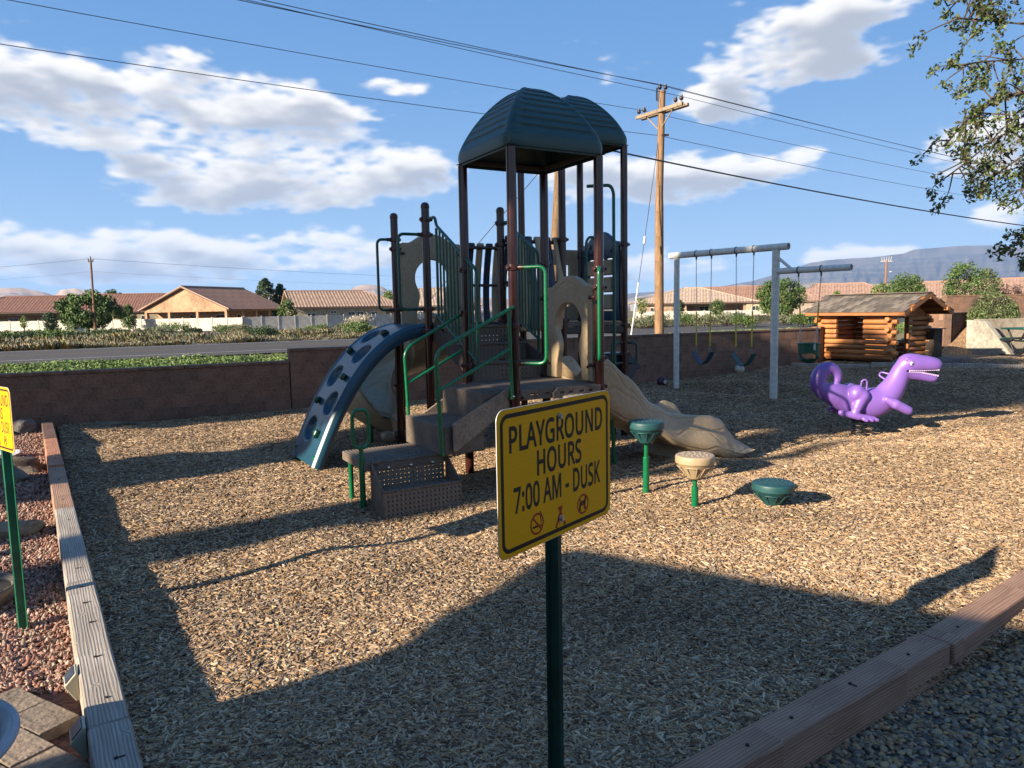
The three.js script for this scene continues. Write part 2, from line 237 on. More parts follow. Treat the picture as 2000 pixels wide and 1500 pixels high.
// ---------------------------------------------------------------- timbers edging the yard
function woodTex(a, b, knots, seed) {
  return tex(512, (x, y) => {
    let X = x * 1.0, d = 0; for (const [kx, ky, kr] of knots) { const dx = x - kx, dy = (y - ky) * 4, q = Math.hypot(dx, dy); X += (dx >= 0 ? 1 : -1) * 0.10 * Math.exp(-(q / kr) * (q / kr)); d = Math.max(d, step(kr * 0.35, kr * 0.15, q)); }
    const w = fbm2(x * 2.2, y * 1.6, 3, seed), g = Math.sin((X * 12 + w * 2.2) * 6.283) * 0.5 + 0.5, f = fbm2(x * 90, y * 6, 3, seed + 3), crack = step(0.80, 0.86, fbm2(x * 38, y * 2.2, 2, seed + 9)), big = fbm2(x * 2, y * 4, 3, seed + 5);
    const t = clamp(g * 0.45 + f * 0.45 + (big - 0.5) * 0.7) * (1 - 0.55 * crack) * (1 - 0.7 * d);
    return [mixn(a[0], b[0], t), mixn(a[1], b[1], t), mixn(a[2], b[2], t)];
  });
}
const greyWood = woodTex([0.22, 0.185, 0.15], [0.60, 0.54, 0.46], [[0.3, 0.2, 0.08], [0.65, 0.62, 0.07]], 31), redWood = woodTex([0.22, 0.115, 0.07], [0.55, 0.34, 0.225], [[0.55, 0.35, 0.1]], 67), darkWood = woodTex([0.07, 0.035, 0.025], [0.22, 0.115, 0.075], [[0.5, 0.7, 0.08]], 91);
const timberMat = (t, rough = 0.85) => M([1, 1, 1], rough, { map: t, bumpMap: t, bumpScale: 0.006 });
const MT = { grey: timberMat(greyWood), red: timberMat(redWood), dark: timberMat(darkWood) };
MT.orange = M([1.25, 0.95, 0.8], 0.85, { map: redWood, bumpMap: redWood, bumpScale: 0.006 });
const ironMat = M([0.06, 0.035, 0.025], 0.7, { metalness: 0.6 });
const nailMat = M([0.02, 0.015, 0.012], 0.9);
function timber(label, from, to, w, h, base, m, spikes, seed) {
  const d = to.clone().sub(from), L = d.length() - 0.006, t = thing('landscape_timber', label, 'timber', [from.x, base, from.z], Math.atan2(-d.z, d.x), 'timbers edging the play yard');
  const g = new RoundedBoxGeometry(L, h, w, 3, 0.012), p = g.attributes.position, n = g.attributes.normal, q = g.attributes.uv;
  for (let i = 0; i < p.count; i++) { const x = p.getX(i) + L / 2, y = p.getY(i), z = p.getZ(i), k = 0.004 * (fbm2(x * 3 + seed, z * 8, 2, seed) - 0.5) * 2; p.setXYZ(i, x, y + h / 2 + (y > 0 ? k : 0), z + 0.5 * k); const a = Math.abs(n.getX(i)) > 0.7; q.setXY(i, a ? y / 0.16 + seed * 0.37 : (Math.abs(n.getY(i)) > 0.6 ? z : y) / 0.16 + seed * 0.37, a ? z / 0.6 : x / 0.85 + seed * 0.61); }
  mesh('beam', g, m, t);
  for (const [sx, sz, bent] of spikes) { const s = mesh('spike', [new THREE.CylinderGeometry(0.007, 0.007, 0.006, 8).translate(sx, h + 0.002, sz), bent ? box(0.005, 0.003, 0.028, sx, h + 0.0025, sz + 0.014) : null], nailMat, t); }
  return t;
}
{
  const o = V(-1.452, 0, -2.44), d = V(-0.5553, 0, -0.8317), P = (t) => o.clone().addScaledVector(d, t), sp = (...l) => l;
  timber('weathered grey timber at the bottom left corner, partly out of view', P(-1.7), P(0.12), 0.142, 0.205, -0.06, MT.grey, sp([1.55, 0, 1], [0.9, 0.02, 0]), 1);
  timber('weathered grey timber with wavy grain beside the two solar lights', P(0.12), P(1.86), 0.142, 0.205, -0.06, MT.grey, sp([0.2, 0.01, 0], [0.62, 0, 1], [1.05, 0.01, 1], [1.35, 0, 1], [1.62, 0.0, 1]), 2);
  timber('pale grey timber running behind the leaning green sign post', P(1.86), P(3.8), 0.138, 0.205, -0.062, MT.grey, sp([0.25, 0, 1], [1.5, 0.01, 0]), 3);
  timber('brown stained timber between the pale grey and the orange timbers', P(3.8), P(5.7), 0.142, 0.205, -0.06, MT.red, sp([0.3, 0, 0], [1.2, 0, 0]), 4);
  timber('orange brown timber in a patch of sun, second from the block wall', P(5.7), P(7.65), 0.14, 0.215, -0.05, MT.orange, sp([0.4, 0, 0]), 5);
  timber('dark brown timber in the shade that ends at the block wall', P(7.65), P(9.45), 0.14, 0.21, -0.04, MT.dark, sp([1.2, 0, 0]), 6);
  timber('reddish brown timber lying across the bottom right corner', V(-0.32, 0, -1.60), V(1.905, 0, -3.15), 0.142, 0.16, -0.04, MT.red, sp([1.35, 0.01, 0], [1.62, 0.0, 0], [2.02, -0.005, 1], [2.45, 0.01, 0]), 7);
  timber('sunlit brown timber with swirling grain at the right edge of the photo', V(1.915, 0, -3.155), V(4.4, 0, -5.05), 0.15, 0.16, -0.05, MT.red, sp([0.2, 0.01, 0]), 8);
}
// ---------------------------------------------------------------- block wall at the back of the yard
const cmu = [0, 1, 2, 3].map((i) => M([[0.29, 0.165, 0.11], [0.26, 0.148, 0.10], [0.32, 0.18, 0.122], [0.235, 0.145, 0.10]][i], 0.95, { map: mottled, bumpMap: grainBump, bumpScale: 0.006 }));
const mortarMat = M([0.34, 0.215, 0.15], 1, { bumpMap: grainBump, bumpScale: 0.003 });
function blockRun(parent, from, dir, s0, s1, courses, base, seed, thick = 0.2) {      // running bond, joints recessed
  const r = rng(seed), H = 0.2, L = 0.405, ang = Math.atan2(-dir.z, dir.x), full = box(L - 0.009, H - 0.009, thick), half = box(L / 2 - 0.009, H - 0.009, thick);
  [full, half].forEach((g) => boxUV(g, 2.2));
  const gF = boxUV(full, 2.2), gH = boxUV(half, 2.2), n = Math.floor((s1 - s0) / L);
  for (let c = 0; c < courses; c++) {
    const off = c % 2 ? L / 2 : 0;
    for (let i = -1; i <= n; i++) {
      let a = s0 + off + i * L, b = a + L, g = gF;
      if (a < s0 - 0.001) { a = s0; g = gH; if (b - a < 0.1) continue; }
      if (b > s1 + 0.001) { if (s1 - a < 0.19) continue; b = a + L / 2; g = gH; }
      const m = mesh('block', g, cmu[r() < 0.6 ? 0 : 1 + Math.floor(r() * 3)], parent), s = (a + b) / 2;
      m.position.set(from.x + dir.x * s + dir.z * 0.002 * (r() - 0.5), base + (c + 0.5) * H, from.z + dir.z * s - dir.x * 0.002 * (r() - 0.5)); m.rotation.y = ang;
    }
  }
  const mo = mesh('mortar', boxUV(box(s1 - s0 - 0.02, courses * H - 0.01, thick - 0.012)), mortarMat, parent), sm_ = (s0 + s1) / 2; mo.position.set(from.x + dir.x * sm_, base + courses * H / 2, from.z + dir.z * sm_); mo.rotation.y = ang;
  const nc = Math.max(1, Math.round((s1 - s0) / 1.6));
  for (let i = 0; i < nc; i++) { const a = s0 + (s1 - s0) * i / nc, b = s0 + (s1 - s0) * (i + 1) / nc, cap = mesh('cap', boxUV(rbox(b - a - 0.006, 0.045, thick + 0.03, 0, 0, 0, 0.006)), cmu[1], parent), s = (a + b) / 2; cap.position.set(from.x + dir.x * s, base + courses * H + 0.0225, from.z + dir.z * s); cap.rotation.y = ang; }
}
{
  const w = thing('block_wall', 'low reddish brown block wall that steps up once along the back of the play yard', 'wall');
  blockRun(w, WO, WD, -8.11, -0.01, 4, 0.0, 3); blockRun(w, WO, WD, 0, 12.96, 5, 0.0, 4);
  const e = WO.clone().addScaledVector(WD, 12.97), d2 = V(0.72, 0, -0.69).normalize(); blockRun(w, e, d2, 0, 4.6, 5, 0.02, 5);
  mesh('footing', boxUV(box(21, 0.5, 0.19, 2.35, -0.25, 0)), mortarMat, w).rotation.y = Math.atan2(-WD.z, WD.x); w.children.at(-1).position.set(WO.x, 0, WO.z);
}
// ---------------------------------------------------------------- road beyond the wall
const asphalt = M([0.058, 0.054, 0.052], 0.92, { map: withMap(fineMottled, 0.4), bumpMap: grainBump, bumpScale: 0.004 }), roadPaint = M([0.62, 0.62, 0.60], 0.8, { map: mottled });
const strip = (a0, a1, b0, b1, y) => grid(60, 2, (s, t) => { const p = uv2(mixn(a0, a1, s), mixn(b0, b1, t), y); return Object.assign(p, { u: mixn(a0, a1, s) / 2, v: mixn(b0, b1, t) / 2 }); });
struct('road', strip(-160, 200, 31.5, 44.5, 0.0), asphalt);
struct('road_edge_line', strip(-160, 200, 34.0, 34.16, 0.006), roadPaint);
struct('road_edge_line', strip(-160, 200, 43.3, 43.45, 0.006), roadPaint);
struct('road_center_line', strip(-160, 200, 38.7, 38.82, 0.006), M([0.45, 0.33, 0.10], 0.85, { map: mottled }));
struct('sidewalk', strip(-160, 200, 66, 67.6, -0.12), M([0.38, 0.36, 0.33], 0.9, { map: mottled }));
// ---------------------------------------------------------------- play structure (local x along U, local -z along N)
const paint = (c, rough = 0.32) => M(c, rough, { map: scuff });
const MP = {
  post: paint([0.054, 0.0165, 0.0125], 0.17), collar: paint([0.07, 0.021, 0.016], 0.25), green: paint([0.004, 0.17, 0.062], 0.27), teal: paint([0.004, 0.10, 0.062], 0.3),
  canopy: M([0.010, 0.062, 0.058], 0.42, { map: fineMottled }), blue: M([0.014, 0.075, 0.125], 0.36, { map: fineMottled }), navy: M([0.010, 0.035, 0.075], 0.4, { map: fineMottled }),
  beige: M([0.52, 0.395, 0.24], 0.42, { map: fineMottled }), deck: M([0.19, 0.148, 0.112], 0.72, { map: mottled, bumpMap: grainBump, bumpScale: 0.003 }), dark: M([0.085, 0.068, 0.055], 0.75, { map: mottled }),
  hold: M([0.008, 0.055, 0.035], 0.25), bolt: M([0.55, 0.55, 0.53], 0.25, { metalness: 0.9 }), iron: M([0.03, 0.02, 0.018], 0.5),
};
const perfTex = (() => { const S = 64, d = new Uint8Array(S * S * 4); for (let y = 0; y < S; y++) for (let x = 0; x < S; x++) { const v = Math.hypot(x - 32, y - 32) < 12 ? 0 : 255, k = (y * S + x) * 4; d[k] = d[k + 1] = d[k + 2] = v; d[k + 3] = 255; } const t = new THREE.DataTexture(d, S, S, THREE.RGBAFormat); t.wrapS = t.wrapT = THREE.RepeatWrapping; t.magFilter = THREE.LinearFilter; t.needsUpdate = true; return t; })();
MP.perf = M([0.235, 0.185, 0.14], 0.72, { map: mottled, alphaMap: perfTex, alphaTest: 0.5, side: THREE.DoubleSide });
MP.tan = M([0.36, 0.275, 0.195], 0.7, { map: mottled, bumpMap: grainBump, bumpScale: 0.002 });
const PF = V(0.026, 0, -6.336);
const play = thing('playground_structure', 'brown, green and tan climbing structure with two ribbed canopies, stairs, climber and slides', 'play structure', [PF.x, 0, PF.z], TH);
const Q = (a, b, y) => V(a, y, -b);
const S_ = 0.927;
const posts = { F: [0, 0, 3.07], L: [0, S_, 3.07], R: [S_, 0, 3.07], B: [S_, S_, 3.07], C: [0, 1.85, 2.79], D: [S_, 1.85, 2.79], A: [0, 2.777, 2.79], E: [S_, 2.777, 2.79], F2: [1.685, 1.711, 3.66], L2: [1.685, 2.638, 3.66], R2: [2.612, 1.711, 3.66], B2: [2.612, 2.638, 3.66] };
const collars = { F: [2.0, 1.5, 1.17, 0.86, 0.7], L: [2.03, 1.62, 1.1, 0.9], R: [2.0, 1.83, 1.17, 0.9], B: [2.1, 1.75, 0.95], C: [2.62, 2.46, 1.66, 1.42], D: [2.62, 2.38, 1.5], A: [2.49, 2.38, 1.66, 1.42, 0.75], E: [2.4, 1.5], F2: [2.45, 1.5], L2: [2.42, 1.5], R2: [2.42, 1.42, 1.06], B2: [2.33, 1.5] };
for (const k in posts) {
  const [a, b, h] = posts[k], capped = h < 3, prof = [[0.0001, -0.3], [0.0445, -0.3], [0.0445, h - 0.05]];
  if (capped) prof.push([0.048, h - 0.05], [0.048, h - 0.03], [0.044, h - 0.01], [0.030, h + 0.008], [0.0001, h + 0.016]); else prof.push([0.0001, h - 0.05]);
  const p = mesh('post', new THREE.LatheGeometry(prof.map((q) => new THREE.Vector2(...q)), 20), MP.post, play); p.position.copy(Q(a, b, 0));
  for (const y of collars[k]) mesh('collar', [new THREE.LatheGeometry([[0.043, -0.026], [0.053, -0.026], [0.055, -0.02], [0.055, 0.02], [0.053, 0.026], [0.043, 0.026]].map((q) => new THREE.Vector2(...q)), 18).translate(0, y, 0), rbox(0.035, 0.035, 0.03, 0.056, y, 0.012, 0.006), rbox(0.035, 0.035, 0.03, -0.056, y, 0.012, 0.006), new THREE.SphereGeometry(0.011, 8, 6).translate(0.062, y, 0.03), new THREE.SphereGeometry(0.011, 8, 6).translate(-0.062, y, 0.03)], MP.collar, p);
}
function canopyGeo(W, off = 0, rib = 1) {
  const shape = (s, t) => {
    const ps = s * Math.PI * 2, c = Math.cos(ps), q = Math.sin(ps), n = 11, rad = 1 / Math.pow(Math.pow(Math.abs(c), n) + Math.pow(Math.abs(q), n), 1 / n);
    const ratio = Math.min(Math.abs(c), Math.abs(q)) / Math.max(Math.abs(c), Math.abs(q)), skirt = 0.13;
    let hw, y; if (t < skirt) { hw = W / 2 * (1 + 0.012 * Math.sin(t / skirt * Math.PI)); y = 0.105 * t / skirt; } else { const k = (t - skirt) / (1 - skirt), f = k * Math.PI / 2; const q1 = 1 - Math.pow(k, 1.0), t1 = 1.22 * (1 - q1) * (1 + 0.10 * q1), sq = (v) => 1 - ((1 - v) + Math.sqrt((1 - v) * (1 - v) + 0.02)) / 2; hw = W / 2 * (0.5 * q1 + 0.3 * Math.cos(f) + 0.2 * (1 - k * k)); y = 0.105 + 0.55 * (0.55 * (sq(t1) - sq(0)) / (sq(1.22) - sq(0)) + 0.25 * Math.sin(f) + 0.2 * k); }
    let d = off; if (rib && t > skirt + 0.02) { const k = (t - skirt - 0.02) / (0.94 - skirt), face = step(0.86, 0.80, ratio) * step(0.97, 0.90, t); const fr = (k * 9.0) % 1; d -= face * (0.012 + 0.014 * fr); }
    hw = Math.max(0, hw + d * (hw > 0.03 ? 1 : 0)); return V(hw * rad * c, y + off * 0.8, hw * rad * q);
  };
  return grid(128, rib ? 110 : 24, (s, t) => shape(s, 1 - t));
}
for (const [a, b, y] of [[S_ / 2, S_ / 2, 3.03], [1.685 + S_ / 2, 1.711 + S_ / 2, 3.615]]) {
  const rim = new THREE.Shape([[-0.515, -0.515], [0.515, -0.515], [0.515, 0.515], [-0.515, 0.515]].map((p) => new THREE.Vector2(...p))); rim.holes.push(new THREE.Path([[-0.49, -0.49], [0.49, -0.49], [0.49, 0.49], [-0.49, 0.49]].map((p) => new THREE.Vector2(...p))));
  const c = mesh('canopy', [canopyGeo(1.034), canopyGeo(1.034, -0.022, 0), new THREE.ShapeGeometry(rim).rotateX(-Math.PI / 2).translate(0, 0.004, 0)], Object.assign(MP.canopy, { side: THREE.DoubleSide }), play); c.position.copy(Q(a, b, y));
  mesh('canopy_frame', [rbox(0.95, 0.05, 0.035, 0, 0.03, -0.46), rbox(0.95, 0.05, 0.035, 0, 0.03, 0.46), rbox(0.035, 0.05, 0.88, -0.46, 0.03, 0), rbox(0.035, 0.05, 0.88, 0.46, 0.03, 0)], MP.dark, c);
}
// decks with slotted edge rails
function deck(a0, a1, b0, b1, y) {
  const w = a1 - a0, d = b1 - b0, t = mesh('deck', boxUV(merge([...Array(9)].map((_, i) => rbox(w, 0.03, d / 9 - 0.006, (a0 + a1) / 2, y - 0.015, -(b0 + d * (i + 0.5) / 9), 0.006))), 3), MP.deck, play);
  mesh('deck_tray', boxUV(box(w - 0.02, 0.02, d - 0.02, (a0 + a1) / 2, y - 0.042, -(b0 + b1) / 2), 3), MP.dark, t);
  const slots = (len) => { const h = []; for (let x = -len / 2 + 0.10; x < len / 2 - 0.12; x += 0.16) { h.push([[x, -0.008], [x + 0.045, -0.008], [x + 0.045, 0.006], [x, 0.006]], [[x + 0.07, -0.008], [x + 0.095, -0.008], [x + 0.095, 0.006], [x + 0.07, 0.006]]); } return h; };
  const rail = (len) => boxUV(extrude([[-len / 2, -0.05], [len / 2, -0.05], [len / 2, 0.045], [-len / 2, 0.045]], 0.02, 0.003, slots(len)), 3);
  for (const [len, x, z, r] of [[w - 0.09, (a0 + a1) / 2, -b0 + 0.01, 0], [w - 0.09, (a0 + a1) / 2, -b1 - 0.01, 0], [d - 0.09, a0 - 0.01, -(b0 + b1) / 2, Math.PI / 2], [d - 0.09, a1 + 0.01, -(b0 + b1) / 2, Math.PI / 2]]) { const m = mesh('deck_rail', rail(len), MP.deck, t); m.position.set(x, y - 0.045, z); m.rotation.y = r; }
}
deck(0, S_, 0, S_, 0.93); deck(0, S_, 1.85, 2.777, 1.465); deck(1.685, 2.612, 1.711, 2.638, 1.465);
{ const sk = mesh('deck_skirt', boxUV(extrude([[-0.27, -0.052], [0.26, -0.052], [0.26, 0.04], [-0.22, 0.045], [-0.27, 0.0]], 0.024, 0.004, [-0.2, -0.1, 0.02, 0.12].map((x) => [[x, -0.012], [x + 0.05, -0.012], [x + 0.05, 0.004], [x, 0.004]])), 3), MP.deck, play); sk.position.copy(Q(0.64, -0.045, 0.885)); }
// lower stair: two treads down to a landing plate, then a perforated box step
const treadMat = MP.deck, ribs = (w, d, x, y, z) => [...Array(Math.max(3, Math.round(w / 0.03)))].map((_, i, l) => box(w / l.length * 0.55, 0.004, d * 0.94, x - w / 2 + w * (i + 0.5) / l.length, y + 0.002, z));
function treadBlock(a0, a1, b0, b1, y0, y1) { const t = mesh('step', boxUV(merge([rbox(a1 - a0, y1 - y0, b1 - b0, (a0 + a1) / 2, (y0 + y1) / 2, -(b0 + b1) / 2, 0.012), ...ribs(a1 - a0 - 0.04, b1 - b0, (a0 + a1) / 2, y1, -(b0 + b1) / 2)]), 3), treadMat, play); return t; }
treadBlock(-0.30, 0.0, 0.06, 0.88, 0.66, 0.92); treadBlock(-0.69, -0.28, 0.06, 0.88, 0.41, 0.665); treadBlock(-1.335, -0.60, 0.19, 0.80, 0.33, 0.412);
const stringer = (b, pts) => { const m = mesh('stringer', boxUV(extrude(pts, 0.022, 0.005), 3), MP.tan, play); m.position.copy(Q(0, b, 0)); return m; };
stringer(0.025, [[-0.05, 0.955], [-0.05, 0.775], [-0.585, 0.435], [-0.605, 0.45], [-0.605, 0.67], [-0.59, 0.69]]);
stringer(0.91, [[0.03, 0.965], [0.03, 0.775], [-0.60, 0.41], [-0.635, 0.43], [-0.635, 0.58], [-0.61, 0.60]]);
mesh('riser', boxUV(box(0.02, 0.24, 0.05, -0.695, 0.535, -0.03), 3), MP.dark, play);
{
  const bx = mesh('box_step', boxUV(merge([extrude([[-1.27, 0], [-0.60, 0], [-0.60, 0.205], [-1.27, 0.205]], 0.016, 0.003).translate(0, 0, 0.08), extrude([[-1.27, 0.16], [-0.62, 0.16], [-0.62, 0.395], [-1.27, 0.395]], 0.016, 0.003).translate(0, 0, -0.195)]), 3), MP.perf, play);
  const side = [[0.088, 0.0], [0.088, 0.215], [-0.19, 0.40], [-0.205, 0.40], [-0.205, 0.0]];
  for (const a of [-1.275, -0.595]) { const m = mesh('box_side', boxUV(extrude(side, 0.016, 0.003).rotateY(-Math.PI / 2).translate(0, 0, 0), 3), MP.deck, play); m.position.x = a; }
  { const g = boxUV(merge([box(0.66, 0.014, 0.272, -0.935, 0.185, -0.055)]), 18); mesh('box_tread', g, MP.perf, play); }
  { const p = bx.geometry.attributes.uv; for (let i = 0; i < p.count; i++) p.setXY(i, p.getX(i) * 9, p.getY(i) * 9); }
  mesh('rim', boxUV(merge([rbox(0.69, 0.02, 0.022, -0.935, 0.21, 0.084, 0.006), rbox(0.69, 0.02, 0.024, -0.935, 0.40, -0.19, 0.006), rbox(0.05, 0.2, 0.012, -1.24, 0.29, -0.183, 0.003), rbox(0.67, 0.05, 0.012, -0.935, 0.365, -0.183, 0.003)]), 3), MP.deck, play);
  for (const a of [-1.13, -0.93, -0.73]) mesh('bolt', new THREE.SphereGeometry(0.016, 12, 8).scale(1, 1, 0.6).translate(a, 0.345, -0.176), MP.bolt, play);
}
for (const [a, b] of [[-1.315, 0.62], [-0.72, 0.62]]) mesh('leg', rod(Q(a, b, -0.2), Q(a, b, 0.34), 0.021), MP.green, play);
{ const l = [Q(-1.345, 0.225, 0.405), Q(-1.345, 0.225, 0.53), Q(-1.395, 0.225, 0.545), Q(-1.41, 0.225, 0.58), Q(-1.41, 0.225, 0.80), Q(-1.385, 0.225, 0.845), Q(-1.30, 0.225, 0.845), Q(-1.275, 0.225, 0.80), Q(-1.275, 0.225, 0.58), Q(-1.30, 0.225, 0.535), Q(-1.345, 0.225, 0.53)];
  const lp = mesh('grab_loop', [pipe(l.slice(1), 0.0165, 0.05, 10), rod(Q(-1.345, 0.225, -0.2), Q(-1.345, 0.225, 0.45), 0.0245, 0.0245, 12), rod(Q(-1.345, 0.225, 0.44), Q(-1.345, 0.225, 0.54), 0.018)], MP.green, play); }
// hand rails of the lower stair
for (const [b, pts, low] of [[-0.05, [[-0.03, 1.66], [-0.735, 1.325], [-0.775, 1.26], [-0.74, 0.44]], [[-0.07, 1.30], [-0.755, 0.985]]], [0.97, [[0.02, 1.63], [-0.585, 1.315], [-0.64, 1.235], [-0.615, 0.5]], [[0.03, 1.275], [-0.628, 0.95]]]]) {
  const h = mesh('handrail', [pipe(pts.map(([a, y]) => Q(a, b, y)), 0.0168, 0.08), pipe(low.map(([a, y]) => Q(a, b, y)), 0.0155), pipe([[pts[0][0] - 0.045, pts[0][1] - 0.02], [low[0][0], 1.30], [low[0][0] + 0.012, 0.86]].map(([a, y]) => Q(a, b, y)), 0.016)], MP.green, play);
  mesh('bolt', new THREE.SphereGeometry(0.012, 8, 6).translate(-0.055, 0.885, -b + 0.02), MP.bolt, h);
}
// grab bars on the posts
function grab(a, b, da, db, len, y0, y1, m = MP.green) { const e = (y, k) => Q(a + da * k, b + db * k, y), g = mesh('grab_bar', pipe([e(y1, 0.04), e(y1, len), e(y0, len), e(y0, 0.04)], 0.0165, 0.07), m, play); for (const y of [y0, y1]) mesh('clamp', rod(e(y, 0.05), e(y, 0.10), 0.021), MP.collar, g); }
grab(0, 0, 0.6, -0.8, 0.30, 1.17, 2.0); grab(S_, 0, -0.60, -0.80, 0.30, 1.17, 2.0);
grab(0, 1.85, -1, 0, 0.32, 1.66, 2.46, MP.teal); grab(0, 2.777, -1, 0, 0.22, 1.66, 2.49, MP.teal);
grab(2.612, 1.711, 0.95, -0.3, 0.17, 0.94, 1.2, MP.teal); grab(2.612, 1.711, -0.97, -0.25, 0.26, 0.945, 1.205, MP.teal);
// sloping barriers beside the upper stair
for (const [a, bTop, bEnd] of [[0, 1.575, 0.70], [S_, 1.575, 1.07]]) {
  const yT = (b) => 2.53 - (1.575 - b) * 0.575, yB = (b) => 1.57 - (1.575 - b) * 0.485, o = (b, y) => Q(a, b, y);
  const bar = mesh('barrier', [pipe([o(1.82, 2.62), o(1.60, 2.62), o(1.575, yT(1.575)), o(bEnd, yT(bEnd) + 0.0), o(bEnd - 0.02, yT(bEnd) - 0.06), o(bEnd, a ? 0.92 : 1.05)], 0.0165, 0.05), pipe([o(1.575, 2.5), o(1.575, yB(1.575)), o(bEnd, yB(bEnd))], 0.015, 0.02)], MP.teal, play);
  const n = a ? 7 : 10; for (let i = 1; i <= n; i++) { const b = mixn(1.575, bEnd, i / (n + 1)); mesh('baluster', rod(o(b, yB(b)), o(b, yT(b)), 0.0125, 0.0125, 8), MP.teal, bar); }
}
// upper stair: three perforated steps
for (const [b, y] of [[0.94, 1.11], [1.24, 1.29], [1.55, 1.465]]) {
  const g = boxUV(box(0.82, 0.175, 0.012, S_ / 2, y - 0.09, -b), 21), tr = boxUV(box(0.82, 0.012, 0.305, S_ / 2, y - 0.012, -b - 0.15), 21);
  const s = mesh('stair_step', g, MP.perf, play); mesh('tread', tr, MP.perf, s); mesh('nosing', boxUV(rbox(0.83, 0.03, 0.03, S_ / 2, y - 0.008, -b + 0.004, 0.012), 3), MP.deck, s);
}
for (const a of [0.05, 0.877]) { const m = mesh('stringer', boxUV(extrude([[0.90, 0.94], [1.86, 1.32], [1.86, 1.52], [0.90, 1.16]].map(([b, y]) => [b, y]), 0.02, 0.004).rotateY(Math.PI / 2), 3), MP.dark, play); m.position.x = a; }
// keyhole panels
function keyhole(h, w = 0.80, holeTop = 0.74, foot = 0.02, r = 0.225) {
  const s = new THREE.Shape(), hw = w / 2; s.moveTo(-hw, 0); s.lineTo(-hw, h * 0.885); s.lineTo(-hw + 0.03, h * 0.90); s.lineTo(-hw + 0.10, h * 0.90); s.bezierCurveTo(-hw + 0.20, h * 0.92, -0.17, h, 0, h); s.bezierCurveTo(0.17, h, hw - 0.20, h * 0.92, hw - 0.10, h * 0.90); s.lineTo(hw - 0.03, h * 0.90); s.lineTo(hw, h * 0.885); s.lineTo(hw, 0);
  s.lineTo(0.22, 0); s.bezierCurveTo(0.22, h * 0.2, 0.17, h * 0.22, 0.17, h * 0.32); s.bezierCurveTo(0.17, h * 0.40, r, h * 0.42, r, holeTop * h - r); s.absarc(0, holeTop * h - r, r, 0, Math.PI, false); s.bezierCurveTo(-r, h * 0.42, -0.17, h * 0.40, -0.17, h * 0.32); s.bezierCurveTo(-0.17, h * 0.22, -0.22, h * 0.2, -0.22, 0); s.closePath();
  return merge([extrude(s, 0.075, 0.014), pipe([[-hw + 0.12, 0.855 * h], [-0.22, 0.875 * h], [-0.1, 0.945 * h], [0, 0.955 * h], [0.1, 0.945 * h], [0.22, 0.875 * h], [hw - 0.12, 0.855 * h]].map(([x, y]) => V(x, y, 0.036)), 0.006, 0.1, 6), pipe([[-hw + 0.12, 0.855 * h], [-0.22, 0.875 * h], [-0.1, 0.945 * h], [0, 0.955 * h], [0.1, 0.945 * h], [0.22, 0.875 * h], [hw - 0.12, 0.855 * h]].map(([x, y]) => V(x, y, -0.036)), 0.006, 0.1, 6)]);
}
{
  const m = mesh('slide_panel', keyhole(1.02), MP.beige, play); m.position.copy(Q(S_, S_ / 2, 0.94)); m.rotation.y = Math.PI / 2;
  for (const x of [-0.33, 0.33]) mesh('bolt', new THREE.SphereGeometry(0.014, 8, 6).translate(x, 0.14, -0.04), MP.iron, m);
  for (const [x, y] of [[-0.40, 0.80], [0.40, 0.80], [-0.40, 0.16], [0.40, 0.16]]) mesh('clamp', rbox(0.09, 0.035, 0.03, x, y, -0.04, 0.012), MP.collar, m);
  const n = mesh('entry_panel', keyhole(1.10, 0.80, 0.72), MP.beige, play); n.position.copy(Q(S_ / 2, 2.777, 1.47));
  for (const [x, y] of [[-0.40, 0.86], [0.40, 0.86], [-0.40, 0.2], [0.40, 0.2]]) mesh('clamp', rbox(0.09, 0.035, 0.03, x, y, 0.04, 0.012), MP.collar, n);
}
